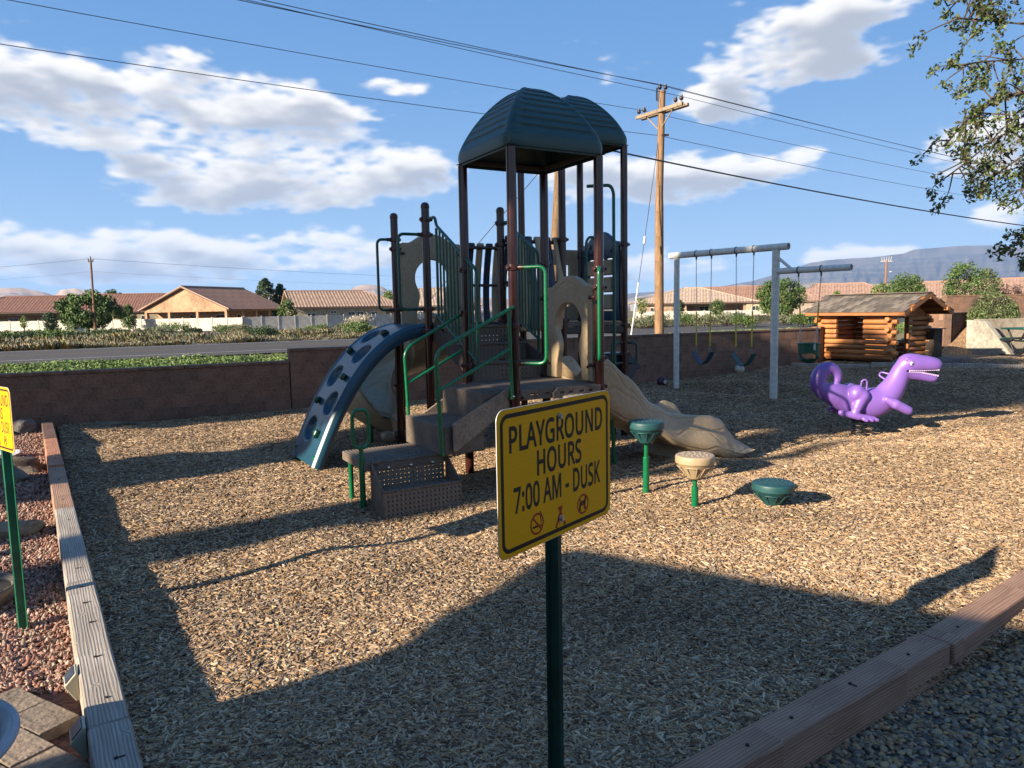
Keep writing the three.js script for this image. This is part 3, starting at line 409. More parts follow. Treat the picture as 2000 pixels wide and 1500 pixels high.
// curved blue climber with recesses and knobs
{
  const prof = new THREE.CatmullRomCurve3([[0.02, 1.50], [-0.15, 1.475], [-0.36, 1.40], [-0.60, 1.235], [-0.83, 0.98], [-1.06, 0.61], [-1.22, 0.27], [-1.315, 0.05]].map(([a, y]) => V(a, y, 0)));
  const dents = [[0.22, 0.68], [0.36, 0.34], [0.52, 0.68], [0.67, 0.30], [0.83, 0.63]], knobs = [[0.20, 0.30], [0.36, 0.72], [0.52, 0.27], [0.675, 0.72], [0.84, 0.24]];
  const b0 = 1.905, b1 = 2.83, pt = (s, t, drop) => { const p = prof.getPointAt(s), q = prof.getTangentAt(s), n = V(-q.y, q.x, 0).multiplyScalar(q.x < 0 ? -1 : 1); let d = drop; for (const [ds, dt] of dents) { const x = (s - ds) / 0.062, y = (t - dt) / 0.17, e = Math.hypot(x, y); d += 0.055 * step(1.12, 0.80, e); } const e = Math.min(t, 1 - t); d += 0.030 * step(0.05, 0.0, e) - 0.012 * step(0.10, 0.045, e); return V(p.x - n.x * d, p.y - n.y * d, -(b0 + (b1 - b0) * t)); };
  const top = grid(80, 170, (t, s) => pt(s, t, 0));
  const flank = (t) => grid(6, 90, (k, s) => { const p = pt(s, t, 0.0), q = prof.getTangentAt(s), n = V(-q.y, q.x, 0).multiplyScalar(q.x < 0 ? -1 : 1); const dd = k * 0.115 * (1 - 0.25 * s); return V(p.x - n.x * dd, p.y - n.y * dd, p.z + (t ? -1 : 1) * 0.014 * Math.sin(k * Math.PI)); });
  const under = grid(6, 60, (t, s) => pt(s, t, 0.085));
  const cl = mesh('climber', [top, flank(0), flank(1), under], Object.assign(MP.blue.clone(), { side: THREE.DoubleSide }), play);
  knobs.forEach(([s, t], i) => { const p = pt(s, t, 0), k = mesh('hold', stone(20 + i, 0.9, 0.3, 2).scale(0.098, 0.085, 0.098), MP.hold, cl); const q = prof.getTangentAt(s), n = V(-q.y, q.x, 0).multiplyScalar(q.x < 0 ? -1 : 1); k.position.copy(p).addScaledVector(n, 0.022); k.rotation.set(i, i * 2, i); });
  for (const b of [2.0, 2.74]) mesh('foot', rod(Q(-1.285, b, -0.1), Q(-1.275, b, 0.16), 0.017), MP.green, cl);
}
// straight tan slide
const woodGrooves = tex(512, (x, y) => { let v = 1; for (const [u, w] of [[0.13, 0.035], [0.24, 0.05], [0.34, 0.04], [0.46, 0.03], [0.80, 0.03], [0.92, 0.04]]) { const c = u + w * Math.sin(y * 6.2832 + u * 20) * 0.9 + w * 0.25 * Math.sin(y * 18.85 + u * 9); v = Math.min(v, 1 - step(0.016, 0.006, Math.abs(x - c))); } return v; }, { srgb: false });
MP.slide = M([0.54, 0.41, 0.25], 0.40, { map: fineMottled, bumpMap: woodGrooves, bumpScale: 0.0045, side: THREE.DoubleSide });
function loft(stations) { // each station: list of points round a closed section
  const n = stations[0].length, g = grid(n, stations.length - 1, (s, t) => { const i = Math.round(t * (stations.length - 1)), k = Math.round(s * n) % n, p = stations[i][k].clone(); return Object.assign(p, { u: s * 2, v: t * 2.4 }); });
  const pos = [], caps = [0, stations.length - 1].map((i) => { const c = stations[i].reduce((a, p) => a.add(p), V()).multiplyScalar(1 / n); return merge([...Array(n)].map((_, k) => { const q = new THREE.BufferGeometry(); const A = stations[i][k], B = stations[i][(k + 1) % n]; q.setAttribute('position', new THREE.Float32BufferAttribute([c.x, c.y, c.z, A.x, A.y, A.z, B.x, B.y, B.z], 3)); q.computeVertexNormals(); return q; })); });
  return merge([g, ...caps]);
}
const lerpTab = (tab, x) => { let i = 1; while (i < tab.length - 1 && tab[i][0] < x) i++; const A = tab[i - 1], B = tab[i], t = clamp((x - A[0]) / (B[0] - A[0])), s = sm(t) * 0.5 + t * 0.5; return A.map((v, k) => mixn(v, B[k], s)); };
{
  // a, bed, near lip, far lip, underside
  const tab = [[0.96, 0.94, 1.14, 1.14, 0.70], [1.12, 0.90, 1.15, 1.15, 0.62], [1.38, 0.69, 0.96, 0.88, 0.48], [1.70, 0.40, 0.66, 0.58, 0.33], [1.95, 0.27, 0.54, 0.47, 0.20], [2.20, 0.215, 0.50, 0.48, 0.12], [2.46, 0.185, 0.475, 0.57, 0.05], [2.62, 0.16, 0.42, 0.52, 0.0], [2.72, 0.13, 0.30, 0.40, -0.02], [2.86, 0.085, 0.17, 0.24, -0.01], [3.02, 0.05, 0.10, 0.12, 0.005], [3.07, 0.045, 0.06, 0.06, 0.03]];
  const st = []; for (let i = 0; i <= 60; i++) {
    const a = 0.96 + (3.07 - 0.96) * i / 60, [, bed, n, f, un] = lerpTab(tab, a), fl = 0.05 * step(2.0, 2.5, a), inw = 0.03 * step(2.85, 3.07, a), P = (b, y) => Q(a, b, y), b0 = 0.13 - fl + inw, b1 = 0.79 + fl - inw, und = Math.min(un + 0.12, bed - 0.04), nl = Math.max(n, bed + 0.012), fl2 = Math.max(f, bed + 0.012);
    const sk = 0.12 * step(1.2, 1.9, a); st.push([P(b0 + 0.10 - sk, un), P(b0 + 0.01 - sk, un + 0.02), P(b0 + 0.005 - sk * 0.85, mixn(un, nl, 0.3)), P(b0 - sk * 0.45, mixn(un, nl, 0.6)), P(b0 - 0.012 - sk * 0.12, mixn(un, nl, 0.88)), P(b0 - 0.005, nl - 0.012), P(b0 + 0.018, nl), P(b0 + 0.045, nl - 0.01), P(b0 + 0.065, mixn(bed, nl, 0.6)), P(b0 + 0.085, mixn(bed, nl, 0.15)), P(b0 + 0.13, bed), P((b0 + b1) / 2, bed - 0.008), P(b1 - 0.13, bed), P(b1 - 0.085, mixn(bed, fl2, 0.15)), P(b1 - 0.065, mixn(bed, fl2, 0.6)), P(b1 - 0.045, fl2 - 0.01), P(b1 - 0.018, fl2), P(b1 + 0.005, fl2 - 0.012), P(b1, mixn(un, fl2, 0.5)), P(b1 - 0.03, un + 0.02), P(b1 - 0.1, un)]);
  }
  const sl = mesh('slide', loft(st), MP.slide, play);
  mesh('slide_foot', [extrude([[2.02, 0.0], [2.10, 0.16], [2.22, 0.24], [2.40, 0.24], [2.52, 0.14], [2.56, -0.05], [2.08, -0.05]], 0.60, 0.05).translate(0, 0, -0.46)], MP.beige, sl);
  for (const b of [0.36, 0.62]) mesh('slide_leg', pipe([Q(1.375, b, -0.1), Q(1.375, b, 0.28), Q(1.34, b, 0.62)], 0.021, 0.05), MP.green, sl);
  // relief: raised wavy ribs on the near flank
  if (0) mesh('relief', [[[1.15, 0.98], [1.25, 0.93], [1.32, 0.82], [1.30, 0.72], [1.18, 0.68]], [[1.42, 0.80], [1.58, 0.62], [1.80, 0.46], [2.05, 0.40], [2.30, 0.39], [2.52, 0.36]], [[1.50, 0.62], [1.70, 0.42], [1.92, 0.34], [2.18, 0.315], [2.34, 0.30], [2.50, 0.315]]].map((l) => pipe(l.map(([a, y]) => Q(a, 0.128 - 0.05 * step(2.0, 2.5, a), y)), 0.007, 0.2, 6)), MP.beige, sl);
}
// tan spiral slide behind
{
  const st = [], cx = 0.36, cb = 3.62, r0 = 0.14, r1 = 0.82;
  for (let i = 0; i <= 70; i++) {
    const k = i / 70, an = (-78 + 318 * k) * Math.PI / 180, y = 1.47 - 1.26 * Math.pow(k, 0.92), P = (r, h) => Q(cx + Math.cos(an) * r, cb + Math.sin(an) * r * 0.95, y + h), ho = 0.40 * step(0, 0.1, k) * step(1.0, 0.85, k) + 0.08, hi = 0.16 * step(1, 0.9, k) + 0.04;
    st.push([P(r0 + 0.05, -0.14), P(r0 - 0.02, -0.02), P(r0 - 0.02, hi - 0.01), P(r0 + 0.015, hi), P(r0 + 0.05, hi - 0.02), P(r0 + 0.09, 0.02), P((r0 + r1) / 2, 0.0), P(r1 - 0.16, 0.04), P(r1 - 0.07, 0.16), P(r1 - 0.03, ho), P(r1, ho + 0.012), P(r1 + 0.03, ho), P(r1 + 0.02, 0.12), P(r1 - 0.05, -0.06), P(r1 - 0.2, -0.16)]);
  }
  const sp = mesh('spiral_slide', loft(st), MP.slide, play);
  mesh('slide_leg', [rod(Q(cx, cb, -0.1), Q(cx, cb, 1.25), 0.045)], MP.post, sp); mesh('slide_leg', rod(Q(-0.25, 3.15, -0.1), Q(-0.22, 3.2, 0.5), 0.021), MP.teal, sp);
  for (const x of [-0.10, 0.085]) mesh('exit_lip', rbox(0.165, 0.15, 0.2, x, 0.095, -2.97, 0.07, 4), MP.beige, sp);
}
// slatted bridge between the middle deck and the far tower
{
  const br = mesh('bridge_floor', boxUV(merge([...Array(7)].map((_, i) => { const a = 0.98 + 0.65 * i / 6; return rbox(0.10, 0.03, 0.78, a, 1.44 - 0.05 * Math.sin(i / 6 * Math.PI), -2.24, 0.008); })), 3), MP.deck, play);
  for (const [b, sgn] of [[1.80, -1], [2.70, 1]]) {
    for (const [y, w] of [[2.42, 0.022], [1.47, 0.018], [1.95, 0.018]]) mesh('bridge_rail', pipe([Q(0.93, b, y), Q(1.685, b, y)], w), MP.dark, br);
    for (let i = 0; i < 6; i++) { const a = 0.995 + 0.128 * i, c = grid(6, 16, (s, t) => { const y = 2.475 - 1.08 * t, o = 0.11 * Math.sin(t * 2.4), th = (Math.cos(s * Math.PI * 2)) * 0.022; return Q(a + 0.048 * Math.sin(s * Math.PI * 2), b + sgn * (o + 0.025) + th, y); }); mesh('slat', [c, rbox(0.096, 0.05, 0.055, a, 2.455, -(b + sgn * 0.02), 0.022, 3)], i % 2 ? MP.beige : MP.navy, br); }
  }
}
// far tower: game panel, pole, low face panel
{
  const pa = mesh('game_panel', extrude((() => { const s = new THREE.Shape(); s.moveTo(-0.40, 0); s.lineTo(-0.40, 0.97); s.lineTo(-0.36, 1.0); s.bezierCurveTo(-0.22, 1.0, -0.2, 1.15, 0, 1.15); s.bezierCurveTo(0.2, 1.15, 0.22, 1.0, 0.36, 1.0); s.lineTo(0.40, 0.97); s.lineTo(0.40, 0); s.closePath(); return s; })(), 0.06, 0.012, [[[-0.27, 0.13], [0.27, 0.13], [0.27, 0.80], [-0.27, 0.80]]]), MP.blue, play); pa.position.copy(Q(2.612, 2.175, 1.47)); pa.rotation.y = Math.PI / 2;
  for (let j = 0; j < 3; j++) for (let i = 0; i < 3; i++) mesh('game_block', rbox(0.165, 0.195, 0.10, -0.177 + 0.177 * i, 0.245 + 0.22 * j, 0, 0.02), MP.beige, pa);
  mesh('stud', [...Array(7)].map((_, i) => new THREE.SphereGeometry(0.035, 10, 8).scale(1, 1, 0.5).translate(Math.sin(i * 2.4) * 0.25, 0.90 + 0.17 * Math.cos(i * 1.7) * (i % 2), -0.03)), MP.navy, pa);
  mesh('side_panel', extrude([[-0.40, 0], [0.40, 0], [0.40, 0.95], [-0.40, 0.95]], 0.05, 0.012, [[[-0.26, 0.2], [0.26, 0.2], [0.26, 0.75], [-0.26, 0.75]]]).translate(2.15, 1.47, -2.638), MP.beige, play);
  mesh('climbing_pole', pipe([Q(2.05, 1.711, 3.09), Q(2.22, 1.48, 3.08), Q(2.245, 1.45, 3.0), Q(2.25, 1.45, -0.1)], 0.020, 0.08), MP.teal, play);
  mesh('handle', [pipe([Q(2.015, 1.69, 1.40), Q(2.015, 1.69, 2.43), Q(2.06, 1.69, 2.49), Q(2.13, 1.69, 2.49), Q(2.15, 1.69, 2.44), Q(2.15, 1.69, 1.40)], 0.0165, 0.05)], MP.teal, play);
  const fa = mesh('face_panel', extrude([[2.14, 0.30], [2.14, 1.06], [2.75, 1.06], [2.79, 1.02], [2.935, 0.885], [2.93, 0.855], [2.86, 0.84], [2.835, 0.80], [2.80, 0.745], [2.79, 0.68], [2.775, 0.60], [2.76, 0.42], [2.74, 0.30]], 0.04, 0.01).translate(0, 0, -1.78), MP.navy, play);
  mesh('counter', rbox(0.55, 0.03, 0.22, 2.36, 1.06, -1.80, 0.012), MP.navy, fa);
  mesh('deck_brace', [rbox(0.06, 0.10, 0.9, 2.612, 1.36, -2.175), rbox(0.9, 0.08, 0.06, 2.15, 1.37, -1.711)], MP.dark, play);
}
// ---------------------------------------------------------------- stepping pods
function pod(label, x, z, top, m, R = 0.152) {
  const t = thing('stepping_pod', label, 'stepping pod', [x, 0, z], 0.4, 'stepping pods in front of the slide'), rim = 0.062, cone = 0.20, y0 = top - cone;
  const disc = mesh('pod_top', new THREE.LatheGeometry([[0.0001, top], [R * 0.9, top - 0.002], [R * 0.97, top - 0.008], [R, top - 0.02], [R, top - rim], [R * 0.96, top - rim - 0.006], [0.0001, top - rim - 0.006]].map((q) => new THREE.Vector2(...q)), 40), m, t);
  const studs = []; for (let i = 0; i < 3; i++) for (let k = 0; k < 6 * i + 1; k++) { const a = k / (6 * i + 1) * 6.283 + i; studs.push(new THREE.CylinderGeometry(0.009, 0.011, 0.003, 10).translate(Math.cos(a) * R * 0.29 * i, top + 0.001, Math.sin(a) * R * 0.34 * i)); }
  mesh('stud', studs, m, disc);
  mesh('pod_base', new THREE.LatheGeometry([[R * 0.955, top - rim], [R * 0.93, top - rim - 0.01], [0.062, y0 + 0.012], [0.056, y0], [0.0001, y0]].map((q) => new THREE.Vector2(...q)), 40), m, t);
  const fl = []; for (let k = 0; k < 6; k++) { const a = k / 6 * 6.283 + 0.3, mk = (da, w) => { const A = V(Math.cos(a + da) * R * 0.90, top - rim - 0.03, Math.sin(a + da) * R * 0.90), B = V(Math.cos(a + da * 0.9) * 0.066, y0 + 0.022, Math.sin(a + da * 0.9) * 0.066); return rod(A, B, w, w * 0.8, 6); }; fl.push(mk(0.3, 0.0045), mk(-0.3, 0.0045)); const arc = []; for (let q = -4; q <= 4; q++) arc.push(V(Math.cos(a + 0.075 * q) * R * 0.9, top - rim - 0.03, Math.sin(a + 0.075 * q) * R * 0.9)); fl.push(pipe(arc, 0.0045, 0.001, 6)); }
  mesh('rib', fl, m, t);
  if (y0 > 0.04) mesh('pole', [rod(V(0, -0.1, 0), V(0, y0 + 0.01, 0), 0.0185, 0.0185, 14)], MP.green, t);
  if (y0 > 0.04) mesh('sleeve', [new THREE.LatheGeometry([[0.0001, -0.1], [0.0275, -0.1], [0.0275, y0 * 0.72], [0.0255, y0 * 0.74], [0.0001, y0 * 0.74]].map((q) => new THREE.Vector2(...q)), 16)], MP.green, t);
  return t;
}
const podTeal = M([0.016, 0.085, 0.092], 0.5, { map: mottled });
pod('tallest tan stepping pod, half hidden behind the yellow sign', 0.575, -6.02, 0.915, MP.beige);
pod('tall teal stepping pod on a green pole beside the sign', 1.164, -6.232, 0.655, podTeal);
pod('tan stepping pod on a short green pole in front of the slide end', 1.463, -5.721, 0.455, MP.beige, 0.158);
pod('low teal stepping pod resting right on the bark', 2.096, -5.724, 0.218, podTeal, 0.165);
// ---------------------------------------------------------------- yellow signs
function signCanvas(part) {
  const W = 1024, H = 752, cv = document.createElement('canvas'); cv.width = W; cv.height = H; const c = cv.getContext('2d');
  c.fillStyle = '#eda200'; c.fillRect(0, 0, W, H);
  const r = rng(3); for (let i = 0; i < 2600; i++) { c.fillStyle = `rgba(${150 + r() * 90},${90 + r() * 70},0,0.05)`; c.fillRect(r() * W, r() * H, 40 + r() * 160, 1 + r() * 3); }
  c.strokeStyle = '#2c251e'; c.lineWidth = 22; const rr = (x, y, w, h, q) => { c.beginPath(); c.moveTo(x + q, y); c.arcTo(x + w, y, x + w, y + h, q); c.arcTo(x + w, y + h, x, y + h, q); c.arcTo(x, y + h, x, y, q); c.arcTo(x, y, x + w, y, q); c.closePath(); };
  rr(36, 36, W - 72, H - 72, 48); c.stroke();
  c.fillStyle = '#2e261f'; c.textAlign = 'center'; c.textBaseline = 'alphabetic';
  const line = (t, y, w, h) => { c.save(); c.font = '500 100px sans-serif'; const m = c.measureText(t).width; c.translate(W / 2, y); c.scale(w / m, h / 73); c.fillText(t, 0, 0); c.strokeStyle = '#2e261f'; c.lineWidth = 5; c.lineJoin = 'round'; c.strokeText(t, 0, 0); c.restore(); };
  line('PLAYGROUND', 220, 860, 128); line('HOURS', 376, 420, 128); line('7:00 AM - DUSK', 534, 790, 128);
  const ring = (x, y) => { c.strokeStyle = '#a3231c'; c.lineWidth = 11; c.beginPath(); c.arc(x, y, 52, 0, 7); c.stroke(); c.beginPath(); c.moveTo(x - 37, y - 37); c.lineTo(x + 37, y + 37); c.stroke(); };
  c.save(); c.translate(0, -22); c.fillStyle = '#221a14'; c.fillRect(268, 664, 60, 11); c.fillRect(332, 664, 12, 11); c.strokeStyle = '#221a14'; c.lineWidth = 6; c.beginPath(); c.moveTo(336, 656); c.bezierCurveTo(352, 640, 322, 632, 338, 616); c.bezierCurveTo(350, 606, 330, 602, 334, 592); c.stroke(); ring(305, 655); c.restore();
  c.save(); c.translate(0, -20); c.fillStyle = '#221a14'; c.beginPath(); c.moveTo(690, 672); c.lineTo(698, 632); c.lineTo(742, 628); c.lineTo(752, 604); c.lineTo(772, 612); c.lineTo(762, 622); c.lineTo(758, 640); c.lineTo(752, 684); c.lineTo(742, 684); c.lineTo(738, 652); c.lineTo(712, 654); c.lineTo(704, 690); c.lineTo(694, 690); c.closePath(); c.fill(); ring(730, 648); c.restore();
  c.strokeStyle = '#b02a20'; c.lineWidth = 15; c.beginPath(); c.moveTo(470, 700); c.lineTo(528, 590); c.moveTo(554, 700); c.lineTo(496, 590); c.stroke(); c.lineWidth = 5; c.strokeStyle = '#221a14'; c.beginPath(); c.moveTo(466, 690); c.lineTo(482, 704); c.moveTo(558, 690); c.lineTo(542, 704); c.stroke(); c.fillStyle = '#b02a20'; c.beginPath(); c.moveTo(495, 590); c.lineTo(529, 590); c.lineTo(512, 622); c.fill();
  const t = new THREE.CanvasTexture(cv); t.colorSpace = THREE.SRGBColorSpace; t.anisotropy = 8; return t;
}
const signMat = new THREE.MeshPhysicalMaterial({ color: 0xffffff, roughness: 0.6, specularIntensity: 0.4, map: signCanvas() }), alu = M([0.62, 0.62, 0.60], 0.45, { metalness: 0.3 }), postGreen = M([0.012, 0.075, 0.04], 0.5, { map: mottled });
function roundRect(w, h, r) { const s = new THREE.Shape(); s.moveTo(-w / 2 + r, -h / 2); s.lineTo(w / 2 - r, -h / 2); s.absarc(w / 2 - r, -h / 2 + r, r, -Math.PI / 2, 0); s.lineTo(w / 2, h / 2 - r); s.absarc(w / 2 - r, h / 2 - r, r, 0, Math.PI / 2); s.lineTo(-w / 2 + r, h / 2); s.absarc(-w / 2 + r, h / 2 - r, r, Math.PI / 2, Math.PI); s.lineTo(-w / 2, -h / 2 + r); s.absarc(-w / 2 + r, -h / 2 + r, r, Math.PI, Math.PI * 1.5); return s; }
function yardSign(label, foot, top, turn, w, h, lean, postM = postGreen) {       // foot on the ground; top = height of the sign's upper edge
  const t = thing('yellow_sign', label, 'sign', [foot.x, foot.y, foot.z], turn);
  const plate = mesh('sign_plate', extrude(roundRect(w, h, 0.035), 0.003, 0.0006), alu, t); plate.position.set(lean * (top - h / 2), top - h / 2, 0.0165);
  const f = new THREE.ShapeGeometry(roundRect(w - 0.003, h - 0.003, 0.034), 10), p = f.attributes.position, uv = f.attributes.uv; for (let i = 0; i < p.count; i++) uv.setXY(i, p.getX(i) / w + 0.5, p.getY(i) / h + 0.5);
  mesh('sign_face', f, signMat, plate).position.z = 0.0019;
  for (const y of [h * 0.375, -h * 0.375]) { const b = mesh('bolt', [new THREE.CylinderGeometry(0.013, 0.013, 0.002, 16).rotateX(Math.PI / 2), new THREE.CylinderGeometry(0.0075, 0.0085, 0.009, 6).rotateX(Math.PI / 2).translate(0, 0, 0.005)], M([0.5, 0.5, 0.52], 0.3, { metalness: 0.8 }), plate); b.position.set(0, y, 0.004); }
  const u = [[-0.040, -0.022], [-0.040, -0.019], [-0.0205, -0.019], [-0.0125, 0.014], [0.0125, 0.014], [0.0205, -0.019], [0.040, -0.019], [0.040, -0.022], [0.018, -0.022], [0.0105, 0.011], [-0.0105, 0.011], [-0.018, -0.022]].map(([x, y]) => [x * 0.85, -y]);
  const po = mesh('sign_post', extrude(u, top + 0.38, 0.0004).rotateX(-Math.PI / 2).rotateZ(0).translate(0, (top + 0.38) / 2 - 0.42, 0), postM, t); const q = po.geometry.attributes.position; for (let i = 0; i < q.count; i++) q.setX(i, q.getX(i) + lean * q.getY(i));
  return t;
}
{
  const tl = at(968.5, 803, 2.085), tr = at(1191, 760.5, 2.60), c = tl.clone().add(tr).multiplyScalar(0.5), w = Math.hypot(tr.x - tl.x, tr.z - tl.z), turn = Math.atan2(-(tr.z - tl.z), tr.x - tl.x), n = V(Math.sin(turn), 0, Math.cos(turn)).multiplyScalar(-0.018);
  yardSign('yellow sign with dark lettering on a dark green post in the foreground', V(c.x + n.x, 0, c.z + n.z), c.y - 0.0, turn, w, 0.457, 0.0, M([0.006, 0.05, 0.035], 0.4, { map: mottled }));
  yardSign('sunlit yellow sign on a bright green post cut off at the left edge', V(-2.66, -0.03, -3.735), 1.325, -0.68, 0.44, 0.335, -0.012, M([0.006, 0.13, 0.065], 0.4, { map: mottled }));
}
// ---------------------------------------------------------------- purple dinosaur spring rider
{
  const K = 0.000972, X = (x) => (x - 800) * K, Y = (y) => (1140 - y) * K;
  const caps = [], cap = (x0, y0, r0, x1, y1, r1, z0 = 0, z1 = 0, k = 0.03, zs = 1) => caps.push([X(x0), Y(y0), z0, r0 * K, X(x1), Y(y1), z1, r1 * K, k, zs]);
  const chain = (l0, k, zs) => { const cp = new THREE.CatmullRomCurve3(l0.map((p) => V(...p)), false, 'centripetal'), n = (l0.length - 1) * 4, l = [...Array(n + 1)].map((_, i) => cp.getPoint(i / n).toArray()); for (let i = 1; i < l.length; i++) cap(...l[i - 1], ...l[i], 0, 0, k, zs); };
  chain([[465, 470, 44], [480, 400, 50], [448, 318, 62], [365, 275, 74], [268, 320, 90], [222, 415, 101], [232, 515, 102], [320, 590, 112], [460, 640, 152]], 0.012, 1);
  chain([[460, 640, 152], [620, 700, 174], [800, 735, 192], [960, 748, 190], [1085, 700, 172], [1190, 590, 152], [1268, 455, 128], [1322, 330, 113], [1398, 238, 116]], 0.022, 0.86);
  chain([[1400, 232, 122], [1500, 240, 114], [1620, 250, 102], [1700, 255, 90], [1768, 258, 74]], 0.03, 1.0);
  chain([[1350, 358, 90], [1480, 374, 72], [1610, 402, 57], [1705, 428, 46], [1762, 432, 36]], 0.02, 0.95);
  for (const s of [1, -1]) {
    cap(690, 610, 118, 750, 640, 95, 0.115 * s, 0.135 * s, 0.012); cap(745, 650, 88, 680, 780, 66, 0.145 * s, 0.165 * s, 0.012); cap(680, 780, 64, 640, 880, 52, 0.165 * s, 0.175 * s, 0.012);
    cap(470, 850, 40, 690, 900, 46, 0.165 * s, 0.185 * s, 0.012); cap(690, 900, 44, 890, 935, 36, 0.185 * s, 0.19 * s, 0.012);
    for (const [x, z] of [[770, 0.225], [845, 0.215], [915, 0.20]]) cap(x - 20, 930, 26, x + 12, 945, 25, z * s, (z + 0.01) * s, 0.008);
    cap(1065, 685, 46, 1170, 745, 62, 0.165 * s, 0.195 * s, 0.010); cap(1170, 745, 62, 1330, 825, 56, 0.195 * s, 0.20 * s, 0.010);
    cap(1395, 215, 46, 1400, 218, 46, 0.093 * s, 0.093 * s, 0.008); cap(1738, 212, 20, 1742, 212, 20, 0.062 * s, 0.062 * s, 0.012); cap(1350, 168, 26, 1450, 185, 24, 0.088 * s, 0.085 * s, 0.02); cap(1560, 190, 30, 1690, 205, 26, 0.05 * s, 0.045 * s, 0.03);
  }
  const x0 = X(60), x1 = X(1900), y0 = Y(1010), y1 = Y(60), z0 = -0.30, z1 = 0.30, n = 156, mc = new MarchingCubes(n, M([1, 1, 1]), false, false, 400000), h = n / 2;
  const wx = (i) => x0 + (x1 - x0) * i / n, wy = (j) => y0 + (y1 - y0) * j / n, wz = (k) => z0 + (z1 - z0) * k / n;
  const pre = caps.map((c) => [...c, c[4] - c[0], c[5] - c[1], c[6] - c[2]]);
  const mx = X(1345), my = Y(322);
  const sdf = (x, y, z) => {
    let d = 9;
    for (const c of pre) {
      const zs = c[9], px = x - c[0], py = y - c[1], pz = (z - c[2]) / zs, bx = c[10], by = c[11], bz = c[12] / zs, q = bx * bx + by * by + bz * bz, t = q > 1e-9 ? Math.min(1, Math.max(0, (px * bx + py * by + pz * bz) / q)) : 0;
      const ex = px - bx * t, ey = py - by * t, ez = pz - bz * t, e = (Math.sqrt(ex * ex + ey * ey + ez * ez) - (c[3] + (c[7] - c[3]) * t)) * Math.min(1, zs + 0.1), k = c[8];
      if (d > 5) d = e; else { const w = Math.max(0, k - Math.abs(d - e)) / k; d = Math.min(d, e) - w * w * k * 0.25; }
    }
    // the open mouth: a wedge from the corner of the jaw widening forward
    const a = x - mx, up = my + 0.009 + 0.003 * step(0.14, 0.22, a), low = my - 0.014 - 0.022 * step(0.12, 0.21, a) - Math.max(0, a - 0.18) * 0.17, wedge = Math.max(-a, y - up, low - y);
    d = Math.max(d, -wedge);
    // recess in the eye sockets
    const ez = Math.abs(z) - 0.135, er = Math.hypot((x - X(1392)), (y - Y(222)), ez * 0.9) - 0.030; d = Math.max(d, -er);
    return Math.max(d, Y(975) - y);
  };
  for (let k = 0; k < n; k++) for (let j = 0; j < n; j++) for (let i = 0; i < n; i++) mc.field[i + j * n + k * n * n] = -sdf(wx(i), wy(j), wz(k)) * 20;
  mc.isolation = 0; mc.update();
  const cnt = mc.count ?? mc.geometry.drawRange.count, pa = new Float32Array(cnt * 3); for (let i = 0; i < cnt; i++) { pa[i * 3] = wx((mc.positionArray[i * 3] + 1) * h); pa[i * 3 + 1] = wy((mc.positionArray[i * 3 + 1] + 1) * h); pa[i * 3 + 2] = wz((mc.positionArray[i * 3 + 2] + 1) * h); }
  let g = new THREE.BufferGeometry(); g.setAttribute('position', new THREE.BufferAttribute(pa, 3)); g = mergeVertices(g, 0.0002);
  { // relax the facets a little
    const p = g.attributes.position, ix = g.index.array, nb = Array.from({ length: p.count }, () => new Set()); for (let i = 0; i < ix.length; i += 3) for (let k = 0; k < 3; k++) { nb[ix[i + k]].add(ix[i + (k + 1) % 3]); nb[ix[i + k]].add(ix[i + (k + 2) % 3]); }
    for (let it = 0; it < 6; it++) { const q = p.array.slice(); for (let v = 0; v < p.count; v++) { let sx = 0, sy = 0, sz = 0, m = 0; for (const w of nb[v]) { sx += q[w * 3]; sy += q[w * 3 + 1]; sz += q[w * 3 + 2]; m++; } if (m) p.setXYZ(v, mixn(q[v * 3], sx / m, 0.5), mixn(q[v * 3 + 1], sy / m, 0.5), mixn(q[v * 3 + 2], sz / m, 0.5)); } }
  }
  g.computeVertexNormals();
  { const p = g.attributes.position, uv = new Float32Array(p.count * 2); for (let i = 0; i < p.count; i++) { uv[i * 2] = p.getX(i); uv[i * 2 + 1] = p.getY(i); } g.setAttribute('uv', new THREE.BufferAttribute(uv, 2)); }
  const purple = new THREE.MeshPhysicalMaterial({ color: col(0.195, 0.10, 0.405), roughness: 0.42, clearcoat: 0.3, clearcoatRoughness: 0.25 });
  const dino = thing('dinosaur_rider', 'purple grinning dinosaur spring rider with curled tail standing on the bark', 'spring rider', [4.43, 0.0, -9.10], -0.05); dino.scale.set(0.96, 0.99, 0.96);
  const body = mesh('body', g, purple, dino);
  const shade = M([0.24, 0.11, 0.47], 0.4);
  for (const s of [1, -1]) {
    mesh('eye', new THREE.SphereGeometry(0.0255, 20, 14).scale(1, 1, 0.75).translate(X(1390), Y(224), 0.122 * s), M([0.75, 0.75, 0.73], 0.2), body);
    mesh('eye_ring', new THREE.TorusGeometry(0.030, 0.0075, 10, 28).rotateY(0.0).translate(X(1390), Y(224), 0.124 * s), purple, body);
    mesh('pupil', [new THREE.SphereGeometry(0.0125, 16, 12).scale(1, 1, 0.6).translate(X(1396), Y(228), 0.136 * s)], M([0.01, 0.01, 0.012], 0.15), body);
  }
  const teeth = []; for (const s of [1, -1]) for (let i = 0; i < 15; i++) { const x = 1385 + i * 28, w = i < 8 ? 1 : 0.85, zz = (0.099 - 0.0026 * i) * s; teeth.push(rbox(0.022, 0.026 * w, 0.016, X(x), Y(319 - i * 0.2), zz, 0.006)); teeth.push(rbox(0.022, 0.028 * w, 0.016, X(x + 6), Y((i < 6 ? 334 + i * 2 : 350) + Math.max(0, i - 6) * 5.8), (0.088 - 0.0036 * i) * s, 0.006)); }
